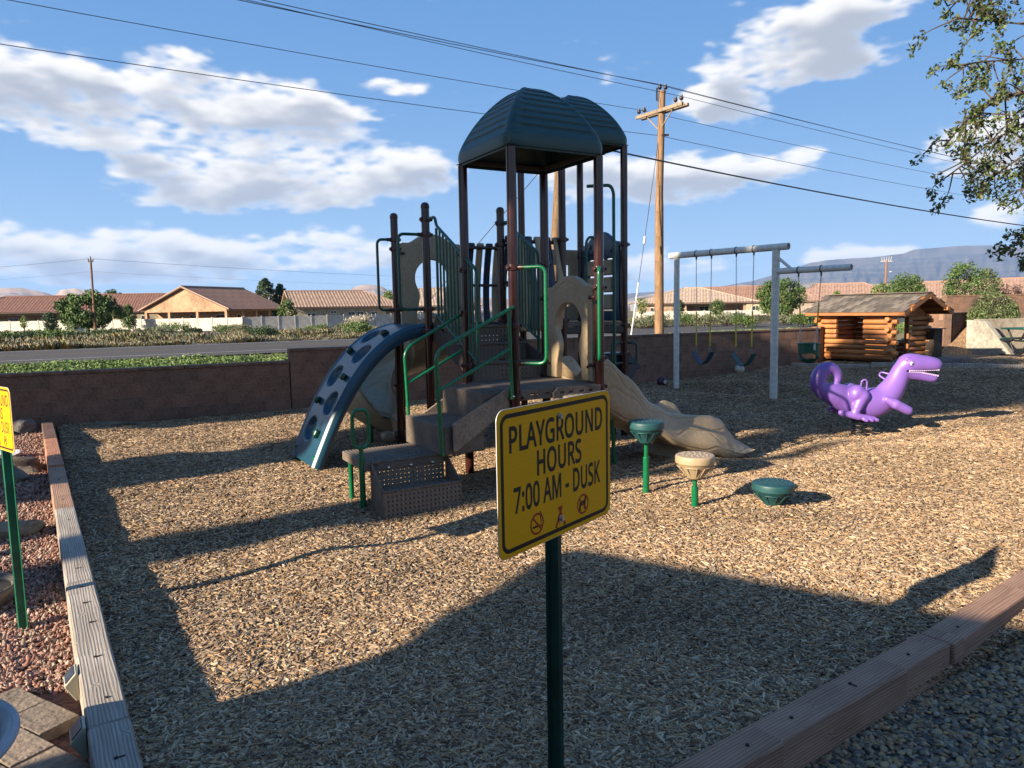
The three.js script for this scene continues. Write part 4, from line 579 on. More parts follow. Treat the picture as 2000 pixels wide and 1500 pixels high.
  mesh('teeth', teeth, M([0.55, 0.41, 0.72], 0.35), body);
  mesh('mouth_lining', rbox(0.24, 0.05, 0.11, X(1470), Y(343), 0, 0.02), shade, body);
  const loopH = (l, r) => mesh('handle', pipe(l.map(([x, y, z]) => V(X(x), Y(y), z)), r, 0.045, 10), purple, dino);
  loopH([[728, 560, 0.13], [735, 440, 0.15], [775, 420, 0.155], [805, 440, 0.15], [812, 560, 0.13]], 0.0115);
  loopH([[1165, 470, -0.03], [1070, 392, -0.10], [1102, 350, -0.11], [1210, 380, -0.03]], 0.0125);
  const coil = []; for (let i = 0; i <= 150; i++) { const a = i / 150 * 4.3 * 6.283; coil.push(V(X(800) + Math.cos(a) * 0.105, -0.03 + 0.24 * i / 150, Math.sin(a) * 0.105)); }
  mesh('spring', pipe(coil, 0.0125, 0.0001, 8), M([0.012, 0.011, 0.011], 0.45), dino);
  mesh('spring_clamp', [rbox(0.22, 0.035, 0.22, X(800), 0.185, 0, 0.01), rbox(0.09, 0.05, 0.12, X(970), 0.165, 0, 0.01)], M([0.015, 0.014, 0.014], 0.5), dino);
}
// ---------------------------------------------------------------- swing set
const swingPaint = M([0.85, 0.85, 0.78], 0.42, { map: scuff }), steel = M([0.30, 0.30, 0.30], 0.4, { metalness: 0.8 }), sleeve = M([0.62, 0.50, 0.02], 0.45), steelDark = M([0.08, 0.08, 0.085], 0.45, { metalness: 0.7 });
const SB = V(3.379, 2.665, -14.788), SDv = V(1.401, 0, 1.661).normalize(), sw = (s, y) => V(SB.x + SDv.x * s, y, SB.z + SDv.z * s), SL = Math.hypot(1.401, 1.661);
{
  const t = thing('swing_set', 'pale grey steel swing frame with a lower side arm, in front of the block wall', 'swing frame', [0, 0, 0]);
  const open = (a, b, r, capM) => { const d = b.clone().sub(a).normalize(), pipeO = [rod(a, b, r, r, 22, true), rod(a, b, r - 0.006, r - 0.006, 22, true)]; const ring = new THREE.RingGeometry(r - 0.006, r, 22).applyQuaternion(new THREE.Quaternion().setFromUnitVectors(V(0, 0, 1), d)); return [...pipeO, ring.clone().translate(b.x, b.y, b.z), ring.translate(a.x, a.y, a.z)]; };
  const dbl = swingPaint.clone(); dbl.side = THREE.DoubleSide;
  mesh('top_bar', open(sw(-0.17, 2.665), sw(SL + 0.24, 2.665), 0.062), dbl, t);
  mesh('post', rod(sw(0, -0.3), sw(0, 2.62), 0.057, 0.057, 22), swingPaint, t); mesh('post', rod(sw(SL, -0.3), sw(SL, 2.62), 0.068, 0.068, 22), swingPaint, t);
  mesh('side_arm', open(sw(SL + 0.05, 2.235), sw(SL + 1.36, 2.235), 0.055), dbl, t); mesh('brace', rod(sw(SL + 0.05, 2.47), sw(SL + 0.29, 2.27), 0.027, 0.027, 14), swingPaint, t);
  for (const s of [0.47, 0.82, 1.365, 1.73]) mesh('hanger', [new THREE.TorusGeometry(0.066, 0.009, 8, 20).rotateY(Math.atan2(SDv.x, SDv.z)).translate(sw(s, 2.665).x, 2.665, sw(s, 2.665).z), rod(sw(s, 2.61), sw(s, 2.55), 0.016)], steelDark, t);
  for (const s of [SL + 0.435, SL + 0.845]) mesh('hanger', [new THREE.TorusGeometry(0.060, 0.009, 8, 20).rotateY(Math.atan2(SDv.x, SDv.z)).translate(sw(s, 2.235).x, 2.235, sw(s, 2.235).z), rod(sw(s, 2.18), sw(s, 2.12), 0.015)], steelDark, t);
}
function chainGeo(a, b, size = 0.034) { const L = a.distanceTo(b), n = Math.round(L / (size * 0.78)), out = [], link = new THREE.TorusGeometry(size * 0.36, size * 0.105, 4, 8).scale(0.72, 1.35, 1); for (let i = 0; i < n; i++) { const p = a.clone().lerp(b, (i + 0.5) / n); out.push(link.clone().rotateY(i % 2 ? Math.PI / 2 : 0).translate(p.x, p.y, p.z)); } return merge(out); }
function beltSwing(label, s0, s1, m) {
  const t = thing('belt_swing', label, 'swing', [0, 0, 0], 0, 'belt swings hanging from the top bar'), lo = 0.80;
  for (const s of [s0, s1]) { const e = s === s0 ? 0.015 : -0.015; mesh('chain', chainGeo(sw(s, 2.56), sw(s + e, lo)), steel, t); mesh('chain_sleeve', rod(sw(s + e * 0.7, 1.53), sw(s + e, lo + 0.06), 0.014, 0.014, 8), sleeve, t); mesh('shackle', [rod(sw(s + e, lo + 0.03), sw(s + e - 0.0, lo - 0.08), 0.008), new THREE.TorusGeometry(0.035, 0.007, 6, 14).scale(0.8, 1.3, 1).translate(sw(s + e, 0).x, lo - 0.03, sw(s + e, 0).z)], steel, t); }
  const seat = grid(24, 4, (u, k) => { const s = mixn(s0 - 0.04, s1 + 0.04, u), q = (u - 0.5) * 2, y = 0.505 + 0.235 * Math.pow(Math.abs(q), 1.7), p = sw(s, y), w = (k - 0.5) * 0.15; return V(p.x + SDv.z * w, p.y, p.z - SDv.x * w); });
  const lower = seat.clone().translate(0, -0.014, 0); mesh('seat', [seat, lower], m, t);
  return t;
}
beltSwing('blue belt swing on yellow sleeved chains, nearer the climbing structure', 0.47, 0.82, M([0.010, 0.055, 0.11], 0.6, { side: THREE.DoubleSide }));
beltSwing('teal green belt swing on yellow sleeved chains, beside the middle swing post', 1.365, 1.73, M([0.010, 0.095, 0.095], 0.6, { side: THREE.DoubleSide }));
{
  const t = thing('toddler_swing', 'green bucket swing for toddlers hanging from the low side arm', 'swing'), s0 = SL + 0.435, s1 = SL + 0.845, c = (s0 + s1) / 2 + 0.01, gm = M([0.006, 0.095, 0.045], 0.42, { side: THREE.DoubleSide });
  for (const [s, e] of [[s0, c - 0.155], [s1, c + 0.145]]) { mesh('chain', chainGeo(sw(s, 2.14), sw(e, 1.28)), steelDark, t); mesh('chain_sleeve', rod(sw(mixn(s, e, 0.55), 1.66), sw(e, 1.29), 0.013, 0.013, 8), sleeve, t); const k = sw(e, 1.28); for (const w of [-0.07, 0.07]) mesh('strap', rod(k, V(k.x + SDv.z * w, 0.93, k.z - SDv.x * w), 0.006), M([0.55, 0.55, 0.53], 0.5), t); }
  const cc = sw(c, 0), pt = (u, v) => { const a = u * Math.PI * 2, y = 0.95 - 0.34 * v, r = v < 0.55 ? 1 : Math.sqrt(Math.max(0.02, 1 - Math.pow((v - 0.55) / 0.47, 2))); const al = 0.185 * Math.cos(a) * r, ac = 0.15 * Math.sin(a) * r; return V(cc.x + SDv.x * al + SDv.z * ac, y, cc.z + SDv.z * al - SDv.x * ac); };
  const g = grid(40, 22, pt), keep = [], ix = g.index.array, p = g.attributes.uv; for (let i = 0; i < ix.length; i += 3) { const u = (p.getX(ix[i]) + p.getX(ix[i + 1]) + p.getX(ix[i + 2])) / 3, v = (p.getY(ix[i]) + p.getY(ix[i + 1]) + p.getY(ix[i + 2])) / 3; const hole = (q) => Math.hypot(((((u - q) % 1) + 1.5) % 1 - 0.5) / 0.10, (v - 0.64) / 0.17) < 1; if (!hole(0.17) && !hole(0.33) && !hole(0.67) && !hole(0.83)) keep.push(ix[i], ix[i + 1], ix[i + 2]); }
  g.setIndex(keep); mesh('bucket', g, gm, t); const rim = []; for (let i = 0; i <= 40; i++) rim.push(pt(i / 40, 0)); mesh('rim', pipe(rim, 0.014, 0.0001, 8, false), gm, t);
  { const b = mesh('buckle', rbox(0.05, 0.11, 0.02, 0, 0, 0, 0.006), M([0.5, 0.48, 0.40], 0.5), t); const q = sw(c + 0.15, 0.90); b.position.set(q.x - 0.07, q.y, q.z + 0.07); b.rotation.y = 0.6; }
}
// ---------------------------------------------------------------- balls
{
  const b = thing('ball', 'white and yellow volleyball lying at the foot of the block wall', 'ball', [5.25, hBed(5.25, -16.6) + 0.10, -16.6]);
  mesh('cover', new THREE.SphereGeometry(0.112, 28, 20), M([0.55, 0.54, 0.5], 0.5), b);
  for (let k = 0; k < 5; k++) mesh('panel', new THREE.SphereGeometry(0.1135, 14, 6, 0, 6.283, 0.25 + 0.5 * k, 0.17).rotateX(0.8).rotateZ(k), M(k % 2 ? [0.55, 0.42, 0.06] : [0.42, 0.42, 0.40], 0.5), b);
  const c = thing('ball', 'dark purple ball with a white spot lying in the shade near the wall', 'ball', [3.12, 0.085, -14.95]);
  mesh('cover', new THREE.SphereGeometry(0.108, 28, 20), M([0.045, 0.014, 0.035], 0.4), c); mesh('spot', new THREE.SphereGeometry(0.1095, 20, 10, 0, 6.283, 0, 0.42).rotateX(1.35).rotateY(0.55).rotateX(0.2), M([0.6, 0.56, 0.5], 0.5), c);
}
// ---------------------------------------------------------------- log playhouse: local x along U (gable side), local -z along N (long side)
const logWood = woodTex([0.30, 0.10, 0.022], [0.68, 0.30, 0.095], [[0.4, 0.3, 0.08], [0.8, 0.75, 0.06]], 131), logMats = [0, 1, 2, 3].map((i) => M([[1, 1, 1], [0.84, 0.80, 0.78], [1.12, 1.1, 1.1], [0.8, 0.86, 0.95]][i], 0.6, { map: logWood, bumpMap: logWood, bumpScale: 0.004 }));
const endMat = M([0.42, 0.20, 0.08], 0.7), trimMat = M([0.42, 0.165, 0.05], 0.6, { map: fineMottled });
const FR = V(8.87, 0.28, -16.9);
{
  const t = thing('log_playhouse', 'small orange log playhouse with a shingled gable roof beyond the purple dinosaur', 'playhouse', [FR.x, FR.y, FR.z], TH), r = rng(8), H = 0.122, LN = 1.88, LG = 1.40;
  const logGeo = (L) => { const q = 0.94 + 0.1 * r(), g = new THREE.CapsuleGeometry(0.066 * q, L - 0.07, 3, 12).rotateY(r() * 6); const p = g.attributes.position; for (let i = 0; i < p.count; i++) { const y = p.getY(i), lim = L / 2; p.setXYZ(i, clamp(p.getX(i), -0.060, 0.060), clamp(y, -lim, lim), clamp(p.getZ(i), -0.052, 0.052)); } g.computeVertexNormals(); return toCreasedNormals(g, 0.9); };
  const along = (axis, a, b, fixed, y) => { if (b - a < 0.05) return; const m = mesh('log', logGeo(b - a), logMats[Math.floor(r() * 4)], t); if (axis === 'n') { m.rotation.set(Math.PI / 2, 0, 0); m.position.set(fixed, y, -(a + b) / 2); } else { m.rotation.set(0, 0, Math.PI / 2); m.rotation.order = 'XYZ'; m.position.set((a + b) / 2, y, -fixed); m.rotation.set(Math.PI / 2, 0, Math.PI / 2); } };
  for (let i = 0; i < 9; i++) {
    const y = H * (i + 0.5), e = i % 2 ? 0.17 : 0.05, e2 = i % 2 ? 0.05 : 0.17;
    if (i < 4) along('n', -e, LN + e, 0, y); else { along('n', -e, 0.68, 0, y); along('n', 1.40, LN + e, 0, y); }                       // long wall with window
    if (i < 3 || i > 7) along('n', -e, LN + e, LG, y); else { along('n', -e, 0.30, LG, y); along('n', 1.25, LN + e, LG, y); }            // back long wall with window
    const yg = y - H / 2 + 0.005; if (yg > 0.03) { along('u', -e2, 0.10, 0, yg); along('u', 0.66, LG + e2, 0, yg); along('u', -e2, LG + e2, LN, yg); }
  }
  const tri = (n) => { const m = mesh('gable_board', boxUV(extrude([[-0.12, 1.02], [LG + 0.12, 1.02], [LG / 2, 1.44]], 0.03, 0.003), 2), logMats[1], t); m.position.z = -n; }; tri(0.0); tri(LN);
  for (const x of [0.10, 0.66]) mesh('door_jamb', rbox(0.045, 1.0, 0.11, x + (x > 0.3 ? -0.02 : 0.02), 0.52, 0, 0.006), trimMat, t);
  const rise = 0.43, half = 0.98, sl = Math.hypot(rise, half), ang = Math.atan2(rise, half), n0 = -0.5, n1 = LN + 0.26, yR = 1.57;
  const shMats = [[0.15, 0.125, 0.10], [0.20, 0.17, 0.14], [0.11, 0.095, 0.08], [0.24, 0.205, 0.165]].map((c) => M(c, 0.95, { map: mottled, bumpMap: grainBump, bumpScale: 0.004 })), shG = boxUV(box(0.192, 0.014, 0.27), 4);
  for (const s of [-1, 1]) {
    const rf = mesh('roof_board', boxUV(box(sl, 0.02, n1 - n0), 2), trimMat, t); rf.position.set(LG / 2 + s * half / 2, yR - rise / 2 - 0.012, -(n0 + n1) / 2); rf.rotation.z = -s * ang;
    for (let j = 0; j < 5; j++) for (let i = 0; i < 14; i++) { const q = (j + 0.5) / 5 * sl, n = n0 + 0.09 + i * 0.197 + (j % 2 ? 0.09 : 0) + (r() - 0.5) * 0.012; if (n > n1 + 0.02) continue; const m = mesh('shingle', shG, shMats[Math.floor(r() * 4)], t); m.rotation.order = 'ZXY'; m.rotation.set(0, Math.PI / 2 + (r() - 0.5) * 0.03, -s * (ang - 0.035)); m.position.set(LG / 2 + s * Math.cos(ang) * q, yR - Math.sin(ang) * q + 0.016 + 0.004 * r(), -n); }
    const fb = mesh('fascia', boxUV(rbox(0.03, 0.085, n1 - n0 - 0.01, LG / 2 + s * (half - 0.012), yR - rise - 0.035, -(n0 + n1) / 2, 0.005), 2), trimMat, t);
    for (const n of [n0 + 0.012, n1 - 0.012]) { const bg = mesh('barge_board', boxUV(rbox(sl - 0.01, 0.09, 0.03, 0, 0, 0, 0.005), 2), trimMat, t); bg.position.set(LG / 2 + s * half / 2, yR - rise / 2 - 0.06, -n); bg.rotation.z = -s * ang; }
    mesh('purlin', rbox(0.11, 0.085, 0.62, LG / 2 + s * 0.72, 1.20, 0.22, 0.012), logMats[0], t);
  }
  mesh('purlin', rbox(0.07, 0.06, 0.5, LG / 2, 1.45, 0.26, 0.012), logMats[0], t); mesh('ridge_cap', boxUV(merge([box(0.16, 0.014, n1 - n0, LG / 2 - 0.06, yR + 0.012, -(n0 + n1) / 2), box(0.16, 0.013, n1 - n0, LG / 2 + 0.06, yR + 0.011, -(n0 + n1) / 2)]), 2), M([0.13, 0.11, 0.09], 0.95, { map: mottled }), t);
  mesh('floor', box(LG, 0.03, LN, LG / 2, 0.0, -LN / 2), trimMat, t); mesh('porch_slab', boxUV(rbox(1.95, 0.16, 0.75, 0.95, -0.06, 0.42, 0.01), 1), M([0.22, 0.19, 0.165], 0.9, { map: mottled }), t);
  mesh('counter', rbox(0.3, 0.03, 0.85, LG + 0.10, 0.40, -0.8, 0.008), M([0.10, 0.095, 0.10], 0.6), t);
}
{ const t = thing('storage_box', 'dark brown wooden box with a thin lid at the right side of the log playhouse', 'storage box', [FR.x + 1.52 * U.x - 0.1 * N.x, 0.2, FR.z + 1.52 * U.z - 0.1 * N.z], TH), m = M([0.05, 0.035, 0.025], 0.8, { map: mottled });
  for (let i = 0; i < 3; i++) mesh('board', rbox(0.118, 0.78, 0.30, -0.12 + 0.12 * i, 0.39, 0, 0.006), m, t); mesh('lid', rbox(0.46, 0.02, 0.40, 0.01, 0.795, 0, 0.006), M([0.16, 0.15, 0.14], 0.7, { map: mottled }), t); }
// ---------------------------------------------------------------- tall wall, low return wall, concrete retaining wall, on the right
{
  const t = thing('tall_block_wall', 'tall brown block wall with a cap beyond the playhouse on the right', 'wall', [0, 0, 0]);
  const a = at(1842, 640, 23.2), b = at(2110, 640, 23.6), d = V(b.x - a.x, 0, b.z - a.z), L = d.length(); d.normalize();
  blockRun(t, V(a.x, 0, a.z), d, 0, L, 8, 0.19, 71);
  const t2 = thing('return_wall', 'low stepped block wall end between the playhouse and the tall wall', 'wall', [0, 0, 0]);
  const c = at(1800, 640, 20.9), e = at(1846, 640, 20.7), d2 = V(e.x - c.x, 0, e.z - c.z), L2 = d2.length(); d2.normalize(); blockRun(t2, V(c.x, 0, c.z), d2, 0, L2, 6, 0.12, 73);
  const f = at(1893, 640, 21.6), d3 = V(f.x - e.x, 0, f.z - e.z), L3 = d3.length(); d3.normalize(); blockRun(t2, V(e.x + 0.02, 0, e.z - 0.02), d3, 0.2, L3, 6, 0.08, 75);
  mesh('pilaster', boxUV(rbox(0.22, 1.36, 0.25, e.x, 0.74, e.z, 0.01), 2), cmu[3], t2);
  const cm = M([0.44, 0.40, 0.33], 0.92, { map: withMap(mottled, 0.7), bumpMap: grainBump, bumpScale: 0.004 }), cw = thing('retaining_wall', 'pale concrete retaining wall with a sloping wing below the green bush', 'retaining wall', [0, 0, 0]);
  const w0 = at(1890, 690, 20.2), w1 = at(1984, 690, 19.0), dw = V(w1.x - w0.x, 0, w1.z - w0.z), Lw = dw.length(), aw = Math.atan2(-dw.z, dw.x);
  const wing = mesh('wing', boxUV(extrude([[0, -0.1], [Lw * 1.08, -0.1], [Lw, 0.12], [Lw * 0.38, 1.08], [0, 1.10]], 0.2, 0.015), 1), cm, cw); wing.position.set(w0.x, 0.02, w0.z); wing.rotation.y = aw;
  const p0 = w0.clone().addScaledVector(dw, 0.16).add(V(0.15, 0, -0.25)), p1 = at(2130, 690, 20.4), dp = V(p1.x - p0.x, 0, p1.z - p0.z), pl = mesh('panel', boxUV(rbox(dp.length(), 1.3, 0.2, dp.length() / 2, 0.47, 0, 0.012), 1), M([0.36, 0.31, 0.24], 0.95, { map: withMap(mottled, 0.7), bumpMap: grainBump, bumpScale: 0.004 }), cw); pl.position.set(p0.x, 0.02, p0.z); pl.rotation.y = Math.atan2(-dp.z, dp.x);
  struct('dirt_slope', grid(16, 10, (u, v) => { const A = at(1818, 672, 19.9), B = at(1900, 690, 19.8), C = at(1898, 622, 21.2), D = at(1850, 660, 20.6); const p = A.clone().multiplyScalar((1 - u) * (1 - v)).addScaledVector(B, u * (1 - v)).addScaledVector(C, u * v).addScaledVector(D, (1 - u) * v); p.y = mixn(0.12, mixn(0.35, 1.0, u), v) + 0.05 * fbm2(p.x * 3, p.z * 3, 3, 4); return Object.assign(p, { u: p.x / 1.9, v: p.z / 1.9 }); }), M([1, 0.9, 0.8], 1, { map: chipMap, bumpMap: chipMap, bumpScale: 0.02 }));
}
{ // grey edging lying on the bark in front of the playhouse
  const pts = [gnd(1545, 717, 0.12), gnd(1700, 722, 0.12), gnd(1860, 727, 0.1), gnd(2060, 734, 0.1)], t = thing('edging_beam', 'long low grey edging beam on the bark in front of the playhouse', 'edging', [pts[0].x, 0, pts[0].z]);
  for (let i = 1; i < 4; i++) { const a = pts[i - 1], b = pts[i], L = Math.hypot(b.x - a.x, b.z - a.z), m = mesh('beam', boxUV(rbox(L - 0.02, 0.14, 0.12, 0, 0, 0, 0.012), 2), MT.grey, t); m.position.set((a.x + b.x) / 2 - pts[0].x, hBed((a.x + b.x) / 2, (a.z + b.z) / 2) + 0.02, (a.z + b.z) / 2 - pts[0].z); m.rotation.y = Math.atan2(-(b.z - a.z), b.x - a.x); }
}
// ---------------------------------------------------------------- picnic table
{
  const o = at(1992, 709, 18.9), t = thing('picnic_table', 'green topped picnic table on black tube legs, cut off by the right edge', 'picnic table', [o.x + 0.55, hBed(o.x, o.z), o.z], 0.10), g = M([0.006, 0.085, 0.055], 0.45, { map: mottled }), k = M([0.012, 0.013, 0.016], 0.45);
  mesh('tabletop', rbox(1.85, 0.045, 0.78, 0.05, 0.715, 0, 0.02), g, t); for (const z of [-0.68, 0.68]) mesh('bench', rbox(1.85, 0.04, 0.27, z > 0 ? -0.12 : 0.12, 0.43, z, 0.018), g, t);
  for (const x of [-0.72, 0.72]) mesh('leg', [pipe([V(x, 0.69, -0.3), V(x, 0.40, -0.12), V(x, 0.40, 0.12), V(x, 0.69, 0.3)], 0.024, 0.10), pipe([V(x - 0.04, 0.405, 0.12), V(x - 0.10, 0.405, 0.80), V(x - 0.10, 0.02, 0.80), V(x - 0.04, 0.02, -0.80), V(x - 0.04, 0.405, -0.80), V(x - 0.04, 0.405, -0.1)], 0.024, 0.08), pipe([V(x + 0.05, 0.41, -0.3), V(x + 0.05, 0.03, -0.1), V(x + 0.05, 0.03, 0.1), V(x + 0.05, 0.41, 0.3)], 0.022, 0.10)], k, t);
}
// ---------------------------------------------------------------- left bed: boulders, pavers, solar lights, planter
const rockMat = (c) => M(c, 0.95, { map: mottled, bumpMap: grainBump, bumpScale: 0.008 });
function boulder(label, x, z, s, seed, c, turn = 0) { const t = mesh('boulder', toCreasedNormals(stone(seed, 1, 0.4, 3), 0.5), rockMat(c)); boxUV(t.geometry, 2); t.scale.set(...s); t.position.set(x, -0.03 + hBed(x, z) * 0.5 + s[1] * 0.28, z); t.rotation.y = turn; return tag(t, label, 'boulder', 'boulders in the reddish rock bed'); }
boulder('angular tan boulder half in shade behind the green sign post', -5.32, -7.2, [0.62, 0.36, 0.5], 3, [0.30, 0.24, 0.17], 0.4);
boulder('dark flat rock right behind the angular tan boulder', -5.42, -7.72, [0.6, 0.24, 0.36], 5, [0.20, 0.165, 0.13], 0.1);
boulder('large smooth tan boulder beside the green sign post', -4.12, -5.12, [0.50, 0.44, 0.42], 8, [0.42, 0.32, 0.20], 0.9);
boulder('low flat slab of tan rock between the smooth boulder and the timber', -3.86, -5.42, [0.46, 0.15, 0.24], 12, [0.40, 0.31, 0.20], 0.35);
boulder('small sunlit rock in front of the smooth tan boulder at the left edge', -3.93, -4.74, [0.34, 0.26, 0.26], 15, [0.44, 0.34, 0.22], 0.2);
boulder('long grey rock at the foot of the block wall, leftmost of three', -7.62, -10.05, [0.46, 0.28, 0.3], 18, [0.26, 0.24, 0.21], 0.3);
boulder('small grey rock at the foot of the block wall, middle of three', -7.25, -9.95, [0.34, 0.20, 0.26], 21, [0.28, 0.26, 0.23], 0.8);
boulder('rounded grey rock at the foot of the block wall, next to the dark timber', -7.0, -10.2, [0.30, 0.30, 0.26], 24, [0.25, 0.23, 0.21], 0.2);
boulder('flat tan rock on the bark at the foot of the block wall', -5.95, -10.75, [0.75, 0.14, 0.2], 27, [0.28, 0.24, 0.17], 0.4);
{ const w = mesh('plastic_wrapper', toCreasedNormals(stone(31, 0.6, 0.9, 2).scale(0.26, 0.22, 0.2), 0.2), M([0.62, 0.63, 0.66], 0.25)); w.position.set(-6.1, 0.04, -8.55); tag(w, 'crumpled clear plastic wrapper lying on the reddish rock', 'litter'); }
{
  const t = thing('paver_patio', 'tan rectangular pavers in the bottom left corner beside the timber', 'pavers', [-1.903, 0, -2.877], -Math.atan2(0.5, 0.86)), pv = [0, 1, 2].map((i) => M([[0.30, 0.235, 0.17], [0.34, 0.265, 0.195], [0.26, 0.205, 0.155]][i], 0.92, { map: mottled, bumpMap: grainBump, bumpScale: 0.005 })), r = rng(4), gs = [0, 1, 2].map((i) => boxUV(rbox(0.243, 0.05, 0.158, i * 0.4, 0, 0, 0.006), 2).translate(-i * 0.4, 0, 0));
  for (let j = -3; j < 9; j++) for (let i = -7; i < 3; i++) { const lx = i * 0.248 + (j % 2 ? 0.124 : 0), lz = j * 0.163 + 0.08, a = -t.rotation.y, wx = t.position.x + lx * Math.cos(a) - lz * Math.sin(a), wz = t.position.z + lx * Math.sin(a) + lz * Math.cos(a); if (wx > leftEdge(wz) - 0.22 || !paverEdge(wx, wz) || wx < -3.4) continue; const p = mesh('paver', gs[Math.floor(r() * 3)], pv[Math.floor(r() * 3)], t); p.position.set(lx, -0.012 + 0.005 * r(), lz); p.rotation.set((r() - 0.5) * 0.012, (r() - 0.5) * 0.02, (r() - 0.5) * 0.012); }
}
function solarLight(label, tt) {
  const o = V(-1.452, 0, -2.44).addScaledVector(V(-0.5553, 0, -0.8317), tt), out = V(-0.8317, 0, 0.5553), p = o.clone().addScaledVector(out, 0.142 * 0.5 + 0.002), t = thing('solar_light', label, 'solar light', [p.x, 0.03, p.z], Math.atan2(out.x, out.z), 'solar lights on the grey timber');
  mesh('housing', extrude([[0, 0], [0, 0.118], [0.008, 0.12], [0.050, 0.075], [0.051, 0.066], [0.014, 0.0]], 0.105, 0.004).rotateY(-Math.PI / 2), M([0.44, 0.42, 0.31], 0.5), t);
  const pn = mesh('solar_panel', rbox(0.088, 0.003, 0.05, 0, 0, 0, 0.001), M([0.04, 0.06, 0.10], 0.12, { metalness: 0.2 }), t); pn.position.set(0, 0.1005, 0.0305); pn.rotation.x = 0.82;
  return t;
}
solarLight('small wedge shaped solar light at the grey timber, farther of the two', 0.66); solarLight('small wedge shaped solar light at the grey timber, nearer to the bottom edge', 0.17);
{
  const t = thing('planter', 'ribbed blue grey planter pot cut off at the bottom left corner', 'planter', [-1.918, -0.02, -2.0]), m = M([0.36, 0.42, 0.47], 0.55, { map: mottled });
  const prof = [[0.0001, 0], [0.22, 0], [0.25, 0.15], [0.315, 0.36], [0.345, 0.375], [0.352, 0.39], [0.345, 0.405], [0.325, 0.40], [0.30, 0.36], [0.27, 0.25], [0.0001, 0.24]];
  const pts = new THREE.CatmullRomCurve3(prof.map(([a, b]) => V(a, b, 0)), false, 'centripetal').getPoints(60), g = grid(180, 60, (s, k) => { const q = pts[Math.round(k * 60)], a = s * 6.2832, f = 1 + (q.y > 0.02 ? 0.008 * Math.sin(a * 60) * step(0.38, 0.30, q.y) : 0); return V(1.07 * q.x * f * Math.cos(a), q.y * 0.93, -1.07 * q.x * f * Math.sin(a)); }); mesh('pot', g, Object.assign(m, { side: THREE.DoubleSide }), t);
  const b = thing('stone_bowl', 'low round stone bowl of dark soil at the left edge of the photo', 'bowl', [-3.12, -0.03, -3.98]); mesh('bowl', new THREE.LatheGeometry([[0.0001, 0], [0.15, 0], [0.24, 0.13], [0.23, 0.15], [0.20, 0.12], [0.0001, 0.10]].map((q) => new THREE.Vector2(...q)), 28), rockMat([0.30, 0.25, 0.19]), b); mesh('soil', new THREE.CylinderGeometry(0.20, 0.20, 0.02, 24).translate(0, 0.115, 0), M([0.02, 0.014, 0.01], 1), b);
}
// ---------------------------------------------------------------- foliage
function leaves(n, pick, size, tones, seed, aspect = 0.55, droop = 0) {
  const r = rng(seed), pos = new Float32Array(n * 12), colr = new Float32Array(n * 12), nor = new Float32Array(n * 12), ix = new Uint32Array(n * 6), q = new THREE.Quaternion(), e = new THREE.Euler(), a = V(), c = V();
  for (let i = 0; i < n; i++) {
    const p = pick(r), s = size * (0.6 + 0.8 * r()), t = tones[Math.floor(r() * tones.length)], f = 0.75 + 0.5 * r(); e.set((r() - 0.5) * 2.6 - droop, r() * 6.283, (r() - 0.5) * 2.6); q.setFromEuler(e); c.set(0, 1, 0).applyQuaternion(q);
    [[-0.5, 0], [0, -aspect / 2], [0.5, 0], [0, aspect / 2]].forEach(([u, v], k) => { a.set(u * s, k === 1 || k === 3 ? 0.06 * s : 0, v * s).applyQuaternion(q); const o = i * 12 + k * 3; pos[o] = p.x + a.x; pos[o + 1] = p.y + a.y; pos[o + 2] = p.z + a.z; nor[o] = c.x; nor[o + 1] = c.y; nor[o + 2] = c.z; colr[o] = t[0] * f; colr[o + 1] = t[1] * f; colr[o + 2] = t[2] * f; });
    const v = i * 4; ix.set([v, v + 2, v + 1, v, v + 3, v + 2], i * 6);
  }
  const g = new THREE.BufferGeometry(); g.setAttribute('position', new THREE.BufferAttribute(pos, 3)); g.setAttribute('normal', new THREE.BufferAttribute(nor, 3)); g.setAttribute('color', new THREE.BufferAttribute(colr, 3)); g.setIndex(new THREE.BufferAttribute(ix, 1)); return g;
}
const leafMat = new THREE.MeshPhysicalMaterial({ color: col(0.95, 0.95, 0.95), vertexColors: true, roughness: 0.75, side: THREE.DoubleSide });
const barkMat = M([0.10, 0.075, 0.055], 0.95, { map: mottled, bumpMap: grainBump, bumpScale: 0.01 });
const GR = { mid: [[0.055, 0.105, 0.022], [0.075, 0.13, 0.03], [0.04, 0.08, 0.018], [0.095, 0.15, 0.035]], dark: [[0.032, 0.062, 0.02], [0.045, 0.08, 0.022], [0.025, 0.05, 0.016]], pale: [[0.10, 0.14, 0.05], [0.13, 0.165, 0.06], [0.075, 0.11, 0.04]], lime: [[0.13, 0.19, 0.035], [0.16, 0.21, 0.045], [0.09, 0.15, 0.03]], plum: [[0.10, 0.055, 0.05], [0.14, 0.08, 0.065], [0.09, 0.07, 0.04]], sage: [[0.13, 0.145, 0.08], [0.10, 0.12, 0.06], [0.16, 0.165, 0.09]] };
function clumpPick(cl, rr) { return (r) => { const c = cl[Math.floor(r() * cl.length)], u = r() * 2 - 1, a = r() * 6.283, q = Math.pow(r(), 0.42), s = Math.sqrt(1 - u * u); return V(c.x + Math.cos(a) * s * q * c.r, c.y + u * q * c.r * rr, c.z + Math.sin(a) * s * q * c.r); }; }
